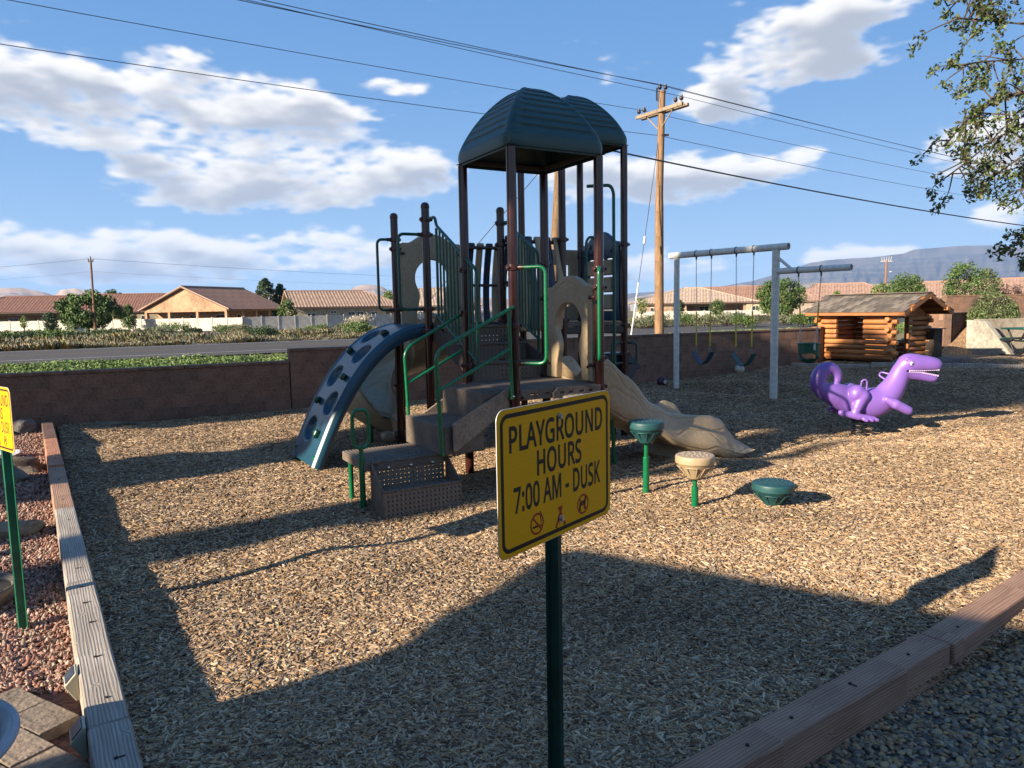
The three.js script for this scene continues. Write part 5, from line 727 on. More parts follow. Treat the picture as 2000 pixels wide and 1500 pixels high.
function tree(name, label, cat, [x, y, z], h, w, o = {}) {
  const { tones = GR.mid, leaf = 0.28, n = 3600, trunk = 0.32, clumps = 22, seed = 1, round = 0.8, group, pointy = 0 } = o, r = rng(seed * 7919), t = thing(name, label, cat, [x, y, z], 0, group), cl = [], ch = h * (1 - trunk), cy = h * trunk + ch / 2;
  for (let i = 0; i < clumps; i++) { const a = i * 2.4 + r(), v = (i + 0.5) / clumps * 2 - 1, k = Math.sqrt(1 - v * v * 0.92), rad = Math.max(0.12, (1 - pointy * (v + 1) / 2)) * k * (0.55 + 0.35 * r()); cl.push({ x: Math.cos(a) * rad * w / 2, y: cy + v * ch * 0.42, z: Math.sin(a) * rad * w / 2, r: Math.min(w, ch) * (0.17 + 0.09 * r()) * (1 - pointy * 0.5 * (v + 1) / 2) }); }
  const tr = Math.max(0.035, h * 0.028), limbs = [pipe([V(0, -0.3, 0), V(0.02 * h, h * trunk * 0.7, 0), V(0, h * trunk * 1.1, 0.02 * h), V(0, cy + ch * 0.2, 0)], [tr * 1.2, tr, tr, tr, tr * 0.8, tr * 0.7, tr * 0.5, tr * 0.3], h * 0.1, 8)];
  cl.forEach((c, i) => { if (i % 2 === 0) limbs.push(pipe([V(0, h * trunk * (0.8 + 0.2 * r()), 0), V(c.x * 0.4, mixn(h * trunk, c.y, 0.45), c.z * 0.4), V(c.x, c.y, c.z)], [tr * 0.5, tr * 0.4, tr * 0.35, tr * 0.2, tr * 0.15], h * 0.05, 5)); });
  mesh('trunk', limbs, barkMat, t); mesh('crown', leaves(n, clumpPick(cl, round), leaf, tones, seed * 31 + 5), leafMat, t); return t;
}
function shrub(name, label, cat, [x, y, z], h, w, o = {}) {
  const { tones = GR.mid, leaf = 0.12, n = 1400, seed = 1, group, aspect = 0.4 } = o, r = rng(seed * 104729), t = thing(name, label, cat, [x, y, z], 0, group), cl = [];
  for (let i = 0; i < 12; i++) { const a = i * 2.4, q = Math.sqrt((i + 0.4) / 12) * 0.36; cl.push({ x: Math.cos(a) * q * w, y: h * (0.32 + 0.34 * r() * (1 - q)), z: Math.sin(a) * q * w, r: Math.min(w, h * 1.3) * (0.2 + 0.08 * r()) }); }
  mesh('stem', cl.map((c) => rod(V(c.x * 0.2, -0.1, c.z * 0.2), V(c.x, c.y, c.z), 0.02 * h, 0.006 * h, 5)), barkMat, t); mesh('foliage', leaves(n, clumpPick(cl, 0.9), leaf, tones, seed * 13 + 1, aspect), leafMat, t); return t;
}
// ---------------------------------------------------------------- tiled roofs and houses across the road
function roofPlane(E0, ex, up, W, S, hl, hr, pitch = 0.5, amp = 0.10) {        // ex along the eave, up the slope, hips eat in from both ends
  const n = ex.clone().cross(up).normalize(); if (n.y < 0) n.negate(); const cols = Math.max(4, Math.round(W / pitch)) * 4, rows = Math.max(2, Math.round(S / 0.42)) * 2;
  return grid(cols, rows, (s, t) => { const x = s * W, m = Math.min(1, hl > 0.01 ? x / hl : 1, hr > 0.01 ? (W - x) / hr : 1), y = t * m * S, ph = x / pitch * Math.PI * 2, rowf = (y / 0.42) % 1; const d = amp * (0.5 + 0.5 * Math.cos(ph)) * 0.9 + 0.035 * (1 - rowf); return Object.assign(E0.clone().addScaledVector(ex, x).addScaledVector(up, y).addScaledVector(n, d), { u: x / 2, v: y / 2 }); });
}
const tileTex = tex(256, (x, y) => { const i = Math.floor(x * 6), j = Math.floor(y * 5), v = 0.72 + 0.35 * hsh(i, j, 9) + 0.12 * (fbm2(x * 32, y * 32, 3, 3, 32) - 0.5); return [v, v * (0.95 + 0.1 * hsh(i, j, 4)), v * (0.9 + 0.15 * hsh(i, j, 5))]; });
const roofMats = { red: [0.23, 0.115, 0.085], brown: [0.30, 0.175, 0.13], tan: [0.40, 0.275, 0.205], pale: [0.46, 0.35, 0.27], pink: [0.37, 0.235, 0.18] }; for (const k in roofMats) roofMats[k] = M(roofMats[k], 0.85, { map: tileTex, side: THREE.DoubleSide });
const ridgeMat = (m) => m;
function roof(parent, x0, x1, z0, z1, e, rY, hl, hr, m, ov = 0.5) {             // ridge along x
  x0 -= ov; x1 += ov; z0 -= ov; z1 += ov; const D = z1 - z0, rise = rY - e, S = Math.hypot(rise, D / 2), W = x1 - x0; hl = hl ? hl + ov : 0; hr = hr ? hr + ov : 0; const g = [];
  g.push(roofPlane(V(x0, e, z1), V(1, 0, 0), V(0, rise, -D / 2).normalize(), W, S, hl, hr), roofPlane(V(x1, e, z0), V(-1, 0, 0), V(0, rise, D / 2).normalize(), W, S, hr, hl));
  if (hl) g.push(roofPlane(V(x0, e, z0), V(0, 0, 1), V(hl, rise, 0).normalize(), D, Math.hypot(hl, rise), D / 2, D / 2)); if (hr) g.push(roofPlane(V(x1, e, z1), V(0, 0, -1), V(-hr, rise, 0).normalize(), D, Math.hypot(hr, rise), D / 2, D / 2));
  const zc = (z0 + z1) / 2, o = mesh('roof', g, m, parent), A = V(x0 + hl, rY + 0.08, zc), B = V(x1 - hr, rY + 0.08, zc), caps = [rod(A, B, 0.13, 0.13, 8)];
  for (const [c, P, k] of [[x0, A, hl], [x1, B, hr]]) for (const z of [z0, z1]) caps.push(k ? rod(V(c, e + 0.06, z), P, 0.11, 0.11, 6) : rod(V(c + (c === x0 ? 0.06 : -0.06), e + 0.06, z), P.clone().add(V(c === x0 ? 0.06 : -0.06, 0, 0)), 0.12, 0.12, 6));
  mesh('ridge_tiles', caps, m, o); mesh('soffit', [box(W - 0.05, 0.16, 0.05, (x0 + x1) / 2, e - 0.07, z1 - 0.03), box(W - 0.05, 0.16, 0.05, (x0 + x1) / 2, e - 0.07, z0 + 0.03), box(0.05, 0.16, D - 0.15, x0 + 0.03, e - 0.07, zc), box(0.05, 0.16, D - 0.15, x1 - 0.03, e - 0.07, zc)], M([0.16, 0.10, 0.075], 0.8), o); return o;
}
const stucco = (c) => M(c, 0.95, { map: withMap(mottled, 0.25) }), glassDark = M([0.03, 0.04, 0.05], 0.08), frameWhite = M([0.6, 0.58, 0.54], 0.6);
function house(label, px, d, turn, gy, wallC, parts) {
  const o = at(px, 640, d), t = thing('house', label, 'house', [o.x, gy, o.z], Math.atan2(-o.x, -o.z) + turn, 'single storey houses across the road'), wm = stucco(wallC);
  for (const p of parts) {
    const [k, ...a] = p;
    if (k === 'wall') { const [x0, x1, z0, z1, h, gl, gr, rY] = a; const g = [box(x1 - x0, h, z1 - z0, (x0 + x1) / 2, h / 2, (z0 + z1) / 2)]; const tri = (x) => { const s = extrude([[z0, h - 0.02], [z1, h - 0.02], [(z0 + z1) / 2, rY - 0.12]], 0.2, 0); return s.rotateY(-Math.PI / 2).translate(x, 0, 0); }; if (gl) g.push(tri(x0 + 0.1)); if (gr) g.push(tri(x1 - 0.1)); mesh('wall', boxUV(merge(g), 0.5), wm, t); }
    if (k === 'roof') roof(t, ...a);
    if (k === 'win') { const [x, y, z, w, h, side] = a, f = mesh('window', [box(w + 0.16, 0.09, 0.08, 0, h / 2 + 0.045, 0), box(w + 0.16, 0.09, 0.08, 0, -h / 2 - 0.045, 0), box(0.08, h, 0.08, -w / 2 - 0.04, 0, 0), box(0.08, h, 0.08, w / 2 + 0.04, 0, 0), box(0.05, h, 0.06, 0, 0, 0)], frameWhite, t); mesh('pane', box(w, h, 0.03, 0, 0, -0.01), glassDark, f); f.position.set(x, y, z); if (side) f.rotation.y = side; }
    if (k === 'post') { const [x, z, h] = a; mesh('porch_post', box(0.45, h, 0.45, x, h / 2, z), wm, t); }
    if (k === 'beam') { const [x0, x1, z0, z1, y, h] = a; mesh('porch_beam', boxUV(box(x1 - x0, h, z1 - z0, (x0 + x1) / 2, y, (z0 + z1) / 2), 0.5), wm, t); }
  }
  return t;
}
const GY = -0.55;
house('house with a dark red tiled hip roof at the left edge of the photo', 60, 118, -0.42, GY, [0.42, 0.31, 0.20], [['wall', -12, 5.5, -9, -2.4, 3.0], ['roof', -12, 9.5, -9, 0, 3.15, 5.75, 6.5, 0, roofMats.red], ['post', -11.6, -0.4, 2.9], ['post', -6.5, -0.4, 2.9], ['post', -1, -0.4, 2.9], ['beam', -12, 5.5, -0.65, -0.15, 2.85, 0.4], ['wall', 5.5, 9.3, -9, -0.2, 3.0, 0, 1, 5.6], ['win', -3.5, 1.5, -2.36, 1.4, 1.5], ['win', 1.2, 1.5, -2.36, 1.2, 1.6]]);
house('house with a long dark red tiled roof half hidden by the round tree', 245, 136, -0.35, GY, [0.42, 0.34, 0.22], [['wall', -9, 11, -9, 0, 3.0, 1, 0, 6.2], ['roof', -9, 11, -9, 0, 3.1, 6.4, 0, 5, roofMats.red], ['win', 3.6, 1.5, 0.05, 1.2, 1.5], ['win', -4, 1.5, 0.05, 1.4, 1.4]]);
house('orange stucco house with a wide front gable over a shaded porch', 362, 113, -0.77, GY, [0.52, 0.32, 0.195], [['wall', -8, 6.2, -13, -2.6, 3.0], ['post', -7.9, -0.3, 2.85], ['post', -3.2, -0.3, 2.85], ['post', 2.4, -0.3, 2.85], ['post', 7.9, -0.3, 2.85], ['beam', -8.1, 8.1, -0.55, -0.05, 2.95, 0.45], ['win', -5.4, 1.4, -2.55, 1.6, 1.6], ['win', -0.4, 1.4, -2.55, 1.8, 1.6], ['win', 4.6, 1.4, -2.55, 1.8, 1.6], ['post', 7.9, -3.6, 2.85], ['post', 7.9, -6.8, 2.85], ['post', 7.9, -10, 2.85], ['post', 7.9, -12.8, 2.85], ['beam', 7.7, 8.1, -13, -0.6, 2.94, 0.4], ['win', 6.25, 1.4, -5.2, 1.4, 1.6, 1.5708], ['win', 6.25, 1.4, -9, 1.2, 1.4, 1.5708]]);
{ // its roof runs front to back
  const h = scene.children.at(-1), m = roofMats.brown, D = 14.2, hw = 8.9, rise = 3.6, S = Math.hypot(hw, rise); mesh('gable_wall', boxUV(extrude([[-8.1, 3.1], [8.1, 3.1], [0, 6.4]], 0.3, 0), 0.5).translate(0, 0, -0.3), stucco([0.52, 0.32, 0.195]), h);
  const rf = mesh('roof', [roofPlane(V(-hw, 3.0, -13.8), V(0, 0, 1), V(hw, rise, 0).normalize(), D, S, 0, 0), roofPlane(V(hw, 3.0, 0.4), V(0, 0, -1), V(-hw, rise, 0).normalize(), D, S, 0, 0)], m, h); mesh('ridge_tiles', [rod(V(0, 6.68, 0.4), V(0, 6.68, -13.8), 0.15, 0.15, 8), rod(V(-hw, 3.06, 0.36), V(0, 6.64, 0.36), 0.14, 0.14, 6), rod(V(hw, 3.06, 0.36), V(0, 6.64, 0.36), 0.14, 0.14, 6)], roofMats.tan, rf);
  mesh('fascia', [rod(V(-hw, 2.92, 0.3), V(0, 6.48, 0.3), 0.09, 0.09, 4), rod(V(hw, 2.92, 0.3), V(0, 6.48, 0.3), 0.09, 0.09, 4), box(0.08, 0.2, D, hw - 0.05, 2.92, -6.7)], M([0.20, 0.12, 0.09], 0.8), h);
}
house('cream house with a pale red barrel tiled roof and white framed windows', 672, 116, 0.22, GY, [0.50, 0.435, 0.31], [['wall', -7.6, 9.4, -9, 0, 3.0, 1, 0, 5.6], ['roof', -7.6, 9.4, -9, 0, 3.1, 5.7, 0, 5, roofMats.tan, 0.7], ['win', -5.0, 1.75, 0.05, 1.2, 0.8], ['win', -1.6, 2.3, 0.05, 0.9, 0.3], ['win', 1.3, 1.8, 0.05, 1.0, 0.9], ['win', 2.7, 1.8, 0.05, 1.0, 0.9], ['win', 5.0, 1.6, 0.05, 0.9, 1.2], ['win', 7.6, 1.8, 0.05, 1.4, 0.9]]);
house('tan tiled house seen through the keyhole of the climbing structure', 850, 118, 0.1, GY, [0.45, 0.34, 0.24], [['wall', -6, 7, -9, 0, 2.9, 0, 0, 5], ['roof', -6, 7, -9, 0, 3.0, 5.9, 4, 4, roofMats.pale, 0.7], ['win', -2, 1.5, 0.05, 1.3, 1.2], ['win', 3, 1.5, 0.05, 1.3, 1.2]]);
house('house with a big pale tan hip roof behind the tall utility pole', 1352, 125, 0.0, GY, [0.42, 0.30, 0.21], [['wall', -10, 9, -11, -2.5, 2.6], ['roof', -10, 10, -11, 0, 2.75, 5.4, 8.6, 8.6, roofMats.pale, 0.8], ['wall', -10, -2, -2.6, 0, 2.6], ['post', -1.2, -0.3, 2.6], ['post', 3.5, -0.3, 2.6], ['post', 8.6, -0.3, 2.6], ['beam', -2, 9, -0.55, -0.1, 2.55, 0.35], ['win', -6.5, 1.4, 0.05, 1.2, 1.2], ['win', 2, 1.3, -2.45, 1.6, 1.6]]);
house('house with a brown tiled roof between the pale hip roof and the round tree', 1475, 145, -0.05, GY, [0.50, 0.42, 0.29], [['wall', -11, 9, -10, 0, 2.7, 0, 0, 5], ['roof', -12, 9, -10, 0, 2.85, 6.0, 0, 5, roofMats.brown, 0.7], ['win', 0, 1.4, 0.05, 1.2, 1.2], ['win', -4, 1.4, 0.05, 1.2, 1.2]]);
house('house with a pink tan roof and a dark garage front above the playhouse', 1640, 130, 0.0, GY, [0.40, 0.33, 0.27], [['wall', -8, 9, -10, 0, 2.7], ['roof', -9, 9, -10, 0, 2.85, 5.8, 5, 5, roofMats.pink, 0.7], ['wall', -7.8, -4.2, -1, 2.2, 2.6], ['roof', -8.2, -3.6, -3, 2.2, 2.7, 4.2, 2, 2, roofMats.pink, 0.5], ['win', -2, 1.3, 0.05, 1.8, 1.6], ['win', 2, 1.3, 0.05, 1.4, 1.2]]);
house('house with a pinkish tiled roof between two green trees on the right', 1815, 135, 0.0, GY, [0.40, 0.33, 0.27], [['wall', -7, 8, -10, 0, 2.7], ['roof', -7, 8, -10, 0, 2.85, 6.0, 5, 5, roofMats.pink, 0.7], ['win', 2, 1.3, 0.05, 1.4, 1.2]]);
house('house with a small roof gable behind the tall block wall at the far right', 1975, 120, 0.0, GY, [0.40, 0.31, 0.24], [['wall', -9, 9, -10, 0, 2.7], ['roof', -9, 9, -10, 0, 2.85, 5.9, 0, 0, roofMats.pink, 0.7], ['roof', -3.2, -1.2, -4.4, -1.2, 4.1, 5.0, 0, 0, roofMats.pink, 0.2]]);
// ---------------------------------------------------------------- white panel fence
function panelFence(label, pts, h, m, pw = 2.45) {
  const t = thing('vinyl_fence', label, 'fence', [pts[0].x, 0, pts[0].z]); const o = pts[0];
  for (let k = 1; k < pts.length; k++) { const d = pts[k].clone().sub(pts[k - 1]); d.y = 0; const L = d.length(), n = Math.max(1, Math.round(L / pw)), a = Math.atan2(-d.z, d.x), pg = rbox(L / n - 0.14, h - 0.12, 0.05, 0, 0, 0, 0.01, 1), og = rbox(0.15, h + 0.06, 0.15, 0, 0, 0, 0.015, 1); d.normalize();
    for (let i = 0; i <= n; i++) { const c = pts[k - 1].clone().addScaledVector(d, L * i / n).sub(o), po = mesh('fence_post', og, m, t); po.position.set(c.x, GY + h / 2 + 0.03, c.z); po.rotation.y = a; if (i < n) { const e = pts[k - 1].clone().addScaledVector(d, L * (i + 0.5) / n).sub(o), p = mesh('fence_panel', pg, m, t); p.position.set(e.x, GY + h / 2, e.z); p.rotation.y = a; } } }
  return t;
}
const fenceW = M([0.62, 0.58, 0.50], 0.7, { map: withMap(mottled, 0.3) }), fenceG = M([0.55, 0.53, 0.48], 0.7, { map: withMap(mottled, 0.3) }), gp = (px, d) => { const p = at(px, 640, d); p.y = 0; return p; };
panelFence('sunlit cream white panel fence in front of the left houses', [gp(-90, 108), gp(250, 103), gp(474, 96.5)], 1.85, fenceW);
panelFence('greyer white panel fence in front of the cream barrel tiled house', [gp(478, 96.7), gp(640, 102), gp(1000, 122)], 1.9, fenceG);
panelFence('low white panel fence behind the swing set', [gp(1240, 116), gp(1410, 112)], 1.5, fenceW); panelFence('pale grey panel fence left of the round tree behind the swings', [gp(1412, 112), gp(1498, 110)], 1.5, fenceG);
// ---------------------------------------------------------------- trees and shrubs across the road
const gy = (px, d) => { const p = at(px, 640, d); return [p.x, hLand(p.x, p.z), p.z]; };
tree('leafy_tree', 'round green tree with a low forked trunk behind the left wooden pole', 'tree', gy(172, 86), 5.1, 7.8, { n: 9000, leaf: 0.32, seed: 3, trunk: 0.2, clumps: 30 });
tree('leafy_tree', 'small conical green tree by the fence right of the round tree', 'tree', gy(252, 100), 3.9, 2.6, { n: 2200, leaf: 0.24, seed: 4, trunk: 0.12, pointy: 0.7 });
tree('leafy_tree', 'small dark green tree left of the round tree near the red hip roof', 'tree', gy(99, 102), 3.1, 2.5, { n: 1800, leaf: 0.24, seed: 5, trunk: 0.1, pointy: 0.5, tones: GR.dark });
tree('leafy_tree', 'thin young tree in front of the left porch', 'tree', gy(47, 103), 2.5, 1.1, { n: 420, leaf: 0.2, seed: 6, trunk: 0.3, tones: GR.lime });
tree('leafy_tree', 'cluster of tall upright dark green trees between the orange and cream houses', 'tree', gy(522, 138), 9.2, 4.6, { n: 5200, leaf: 0.36, seed: 7, trunk: 0.1, pointy: 0.45, tones: GR.dark });
tree('leafy_tree', 'tall dark green tree just right of the upright tree cluster', 'tree', gy(549, 140), 8.2, 3.6, { n: 3600, leaf: 0.36, seed: 8, trunk: 0.1, pointy: 0.55, tones: GR.dark });
tree('leafy_tree', 'green bushy tree against the cream gable wall', 'tree', gy(563, 106), 4.3, 2.6, { n: 2400, leaf: 0.26, seed: 9, trunk: 0.1 });
tree('leafy_tree', 'flat green tree top showing above the cream barrel tiled roof', 'tree', gy(612, 165), 6.7, 7.0, { n: 2200, leaf: 0.4, seed: 10 });
tree('leafy_tree', 'green tree tops above the long dark red roof', 'tree', gy(224, 160), 8.2, 4.2, { n: 2000, leaf: 0.4, seed: 12 });
tree('leafy_tree', 'bright green tree top between the keyhole posts', 'tree', gy(762, 150), 6.6, 3.0, { n: 1500, leaf: 0.35, seed: 13, tones: GR.lime });
tree('leafy_tree', 'dense round green tree behind the middle swing post', 'tree', gy(1524, 86), 4.6, 6.0, { n: 8000, leaf: 0.26, seed: 14, trunk: 0.12, clumps: 30 });
tree('leafy_tree', 'small round green tree behind the yellow swing chains', 'tree', gy(1400, 108), 2.9, 2.2, { n: 1500, leaf: 0.22, seed: 15, trunk: 0.15 });
tree('leafy_tree', 'small green tree right behind the left swing post', 'tree', gy(1325, 104), 2.9, 1.6, { n: 1100, leaf: 0.22, seed: 16, trunk: 0.15, tones: GR.dark });
tree('leafy_tree', 'young thin tree with few leaves by the road sign', 'tree', gy(1253, 82), 2.9, 1.5, { n: 320, leaf: 0.22, seed: 17, trunk: 0.35, tones: GR.lime });
tree('leafy_tree', 'small green tree in front of the dark garage', 'tree', gy(1632, 96), 3.6, 2.0, { n: 1300, leaf: 0.22, seed: 18, trunk: 0.12, pointy: 0.6, tones: GR.lime });
tree('leafy_tree', 'wide rounded green tree above the playhouse roof', 'tree', gy(1765, 92), 5.0, 5.4, { n: 6500, leaf: 0.26, seed: 19, trunk: 0.1, clumps: 28 });
tree('leafy_tree', 'light green tree left of the far utility pole', 'tree', gy(1716, 104), 4.6, 2.4, { n: 1700, leaf: 0.26, seed: 20, trunk: 0.1, tones: GR.lime });
tree('leafy_tree', 'loose branching green tree behind the tall wall, left of the pair', 'tree', gy(1878, 60), 4.9, 3.1, { n: 3000, leaf: 0.2, seed: 21, trunk: 0.2, clumps: 26 });
tree('leafy_tree', 'pale green tree behind the tall wall, right of the pair', 'tree', gy(1916, 84), 5.4, 3.6, { n: 3200, leaf: 0.24, seed: 22, trunk: 0.15, tones: GR.pale });
tree('leafy_tree', 'reddish brown leaved small tree behind the tall wall at the far right', 'tree', gy(1972, 62), 3.0, 2.1, { n: 1500, leaf: 0.17, seed: 23, trunk: 0.2, tones: GR.plum });
tree('leafy_tree', 'dark green tree top on the skyline above the pink roof, left one', 'tree', gy(1586, 190), 6.9, 4.6, { n: 1500, leaf: 0.4, seed: 24 });
tree('leafy_tree', 'yellow green tree top on the skyline above the pink roof, right one', 'tree', gy(1615, 190), 6.6, 5.5, { n: 1700, leaf: 0.4, seed: 25, tones: GR.lime });
{ const o = at(1940, 625, 20.9), t = thing('weeping_bush', 'large green weeping bush above the concrete retaining wall', 'bush', [o.x, 0.95, o.z]), r = rng(77), st = []; const pick = (q) => { const a = q() * 6.283, k = Math.sqrt(q()), h = q(); return V(Math.cos(a) * k * 0.66, 0.02 + h * 0.92 * Math.sqrt(Math.max(0.05, 1 - k * k * 0.9)), Math.sin(a) * k * 0.6); };
  for (let i = 0; i < 60; i++) { const a = r() * 6.283, k = 0.3 + 0.4 * r(); st.push(pipe([V(0, -0.1, 0), V(Math.cos(a) * k * 0.5, 0.8, Math.sin(a) * k * 0.5), V(Math.cos(a) * k * 0.95, 0.75, Math.sin(a) * k * 0.95), V(Math.cos(a) * k * 1.1, 0.25, Math.sin(a) * k * 1.1)], 0.006, 0.2, 4)); } mesh('stem', st, barkMat, t); mesh('foliage', leaves(4200, pick, 0.12, [[0.10, 0.15, 0.045], [0.13, 0.185, 0.06], [0.07, 0.115, 0.035], [0.16, 0.20, 0.085]], 78, 0.22, 0.9), leafMat, t); }
const shrubSpots = [[30, 62, 1.1, 4.2, GR.dark], [57, 66, 1.0, 2.2, GR.mid], [90, 64, 1.05, 3.6, GR.dark], [122, 66, 0.95, 2.6, GR.dark], [105, 51, 1.25, 3.2, GR.mid], [6, 49, 1.2, 2.4, GR.mid], [145, 58, 1.0, 2.0, GR.sage], [166, 66, 0.85, 3.0, GR.dark], [195, 64, 1.0, 1.6, GR.mid], [240, 66, 1.05, 5.0, GR.dark], [218, 54, 1.0, 3.4, GR.dark], [308, 66, 1.0, 2.6, GR.dark], [338, 70, 1.6, 4.8, GR.mid], [378, 70, 0.9, 2.2, GR.dark], [440, 68, 1.15, 3.0, GR.mid], [470, 64, 1.2, 2.6, GR.sage], [310, 56, 1.2, 3.0, GR.sage], [515, 50, 1.1, 2.6, GR.dark], [620, 62, 1.0, 2.6, GR.mid], [700, 54, 1.3, 2.6, GR.mid], [675, 58, 1.1, 2.4, GR.sage],
  [1250, 56, 1.4, 2.2, GR.sage], [1285, 58, 1.5, 2.0, GR.sage], [1340, 60, 1.5, 2.6, GR.mid], [1375, 58, 1.4, 2.4, GR.sage], [1452, 54, 1.35, 2.4, GR.mid], [1420, 60, 1.4, 2.6, GR.sage], [1565, 52, 1.3, 2.0, GR.mid], [1528, 58, 1.2, 2.2, GR.sage], [1590, 52, 1.1, 2.0, GR.mid]];
const shrubWords = ['left edge under the red hip roof', 'left of the round tree, second from the edge', 'under the small dark tree', 'just left of the round tree', 'large one close to the road at the left', 'at the very left edge near the road', 'pale one in the grass below the round tree', 'under the round tree', 'right beside the base of the left pole', 'long one right of the left pole', 'dark one in the grass right of the left pole', 'below the conical tree', 'tall rounded one in front of the sunlit fence', 'right of the tall rounded one by the fence', 'at the sunlit end of the cream fence', 'pale one at the corner of the two fences', 'pale one in the grass under the orange house', 'dark one near the road under the tree cluster', 'below the cream house, left', 'bright one beside the top of the blue climber', 'pale one left of the climber top', 'left of the tall utility pole', 'right behind the tall utility pole', 'right behind the left swing post', 'behind the first belt swing chains', 'behind the second belt swing chains', 'between the two belt swings', 'right of the middle swing post', 'under the dense round tree', 'left of the playhouse roof'];
shrubSpots.forEach(([px, d, h, w, tones], i) => shrub('roadside_shrub', 'roadside shrub, ' + shrubWords[i], 'shrub', gy(px, d), h, w, { tones, n: Math.round(500 + w * 380), leaf: 0.15, seed: 40 + i, group: 'shrubs in the verge across the road' }));
{ const s = shrub('roadside_shrub', 'shrub covered in pale blossom in front of the cream house fence', 'shrub', gy(702, 88), 2.4, 3.9, { tones: [[0.42, 0.36, 0.28], [0.5, 0.44, 0.36], [0.12, 0.13, 0.06], [0.36, 0.29, 0.22]], n: 2200, leaf: 0.2, seed: 90, group: 'shrubs in the verge across the road' }); }
// ---------------------------------------------------------------- grass and weeds
function tuft(seed, n, h, w) { const r = rng(seed), pos = [], nor = []; for (let i = 0; i < n; i++) { const a = r() * 6.283, k = r() * w * 0.4, x = Math.cos(a) * k, z = Math.sin(a) * k, b = a + (r() - 0.5), l = h * (0.55 + 0.45 * r()), o = l * (0.2 + 0.5 * r()), t = 0.035 * w, px = -Math.sin(b) * t, pz = Math.cos(b) * t, mx = x + Math.cos(b) * o * 0.4, mz = z + Math.sin(b) * o * 0.4, ex = x + Math.cos(b) * o, ez = z + Math.sin(b) * o; pos.push(x - px, 0, z - pz, x + px, 0, z + pz, mx + px * 0.7, l * 0.6, mz + pz * 0.7, x - px, 0, z - pz, mx + px * 0.7, l * 0.6, mz + pz * 0.7, mx - px * 0.7, l * 0.6, mz - pz * 0.7, mx - px * 0.7, l * 0.6, mz - pz * 0.7, mx + px * 0.7, l * 0.6, mz + pz * 0.7, ex, l, ez); for (let q = 0; q < 9; q++) nor.push(Math.cos(b) * 0.5, 0.85, Math.sin(b) * 0.5); } const g = new THREE.BufferGeometry(); g.setAttribute('position', new THREE.Float32BufferAttribute(pos, 3)); g.setAttribute('normal', new THREE.Float32BufferAttribute(nor, 3)); return g; }
const grassM = new THREE.MeshStandardMaterial({ color: 0xffffff, roughness: 0.9, side: THREE.DoubleSide });
tag(scatter('roadside_grass', 12500, (r) => { for (;;) { const b = 44.9 + 21 * Math.pow(r(), 1.25), a = -75 + 190 * r(), p = uv2(a, b); if (Math.abs(p.x) < -p.z * 0.85 + 2) return [p.x, p.z, b]; } }, tuft(5, 22, 0.45, 0.8), grassM, (o, [x, z], r) => { const q = fbm2(x * 0.16, z * 0.16, 4, 6), s = (0.4 + 0.8 * r()) * (0.12 + 2.6 * Math.max(0.04, q - 0.3)); o.position.set(x, hLand(x, z) - 0.02, z); o.rotation.set(0, r() * 6.28, 0); o.scale.set(s * 1.5, s, s * 1.5); }, [[0.66, 0.53, 0.28], [0.74, 0.60, 0.33], [0.42, 0.41, 0.18], [0.56, 0.47, 0.22], [0.33, 0.36, 0.14], [0.80, 0.66, 0.40]]), 'dry tan and green grass on the verge across the road', 'grass');
tag(scatter('green_weeds', 5200, (r) => { for (;;) { const b = 24.0 + 5.2 * r(), a = -45 + 95 * r(), p = uv2(a, b); if (Math.abs(p.x) < -p.z * 0.85 + 2) return [p.x, p.z, b]; } }, leavesAsTuft(), grassM, (o, [x, z], r) => { const s = (0.35 + 0.5 * r()) * (0.3 + 1.1 * fbm2(x * 0.35, z * 0.35, 3, 16)); o.position.set(x, hLand(x, z), z); o.rotation.set(0, r() * 6.28, 0); o.scale.set(s * 1.2, s, s * 1.2); }, [[0.16, 0.25, 0.065], [0.13, 0.205, 0.05], [0.20, 0.27, 0.085], [0.10, 0.16, 0.045]]), 'low green weeds between the block wall and the road', 'weeds');
function leavesAsTuft() { const g = leaves(46, (r) => V((r() - 0.5) * 0.7, 0.05 + 0.42 * r() * r() + 0.1 * r(), (r() - 0.5) * 0.7), 0.13, [[1, 1, 1]], 4, 0.5); g.deleteAttribute('color'); return g; }
// ---------------------------------------------------------------- utility poles and wires
const poleWood = tex(256, (x, y) => { const g = fbm2(x * 24, y * 3, 4, 6, 24), c = step(0.7, 0.78, fbm2(x * 30, y * 1.5, 2, 8, 30)); const t = clamp(0.35 + g * 0.7) * (1 - 0.5 * c); return [0.40 * t, 0.235 * t, 0.12 * t]; });
const poleMat = M([1, 1, 1], 0.9, { map: poleWood, bumpMap: poleWood, bumpScale: 0.02 }), oldPole = M([0.75, 0.8, 0.85], 0.95, { map: poleWood, bumpMap: poleWood, bumpScale: 0.02 }), armMat = M([0.36, 0.27, 0.19], 0.9, { map: mottled }), insMat = M([0.035, 0.025, 0.022], 0.3), wireMat = M([0.03, 0.033, 0.04], 0.6);
const LD = V(0.82, 0, -0.572).normalize(), LP = V(-LD.z * -1, 0, LD.x * -1);   // along the line, across it (to the far left)
const PP = V(0, 0, 0); { const p = at(1287, 640, 30); PP.set(p.x, 0, p.z); }
const cross = (s, y) => V(PP.x - 0.572 * s, y, PP.z - 0.82 * s);
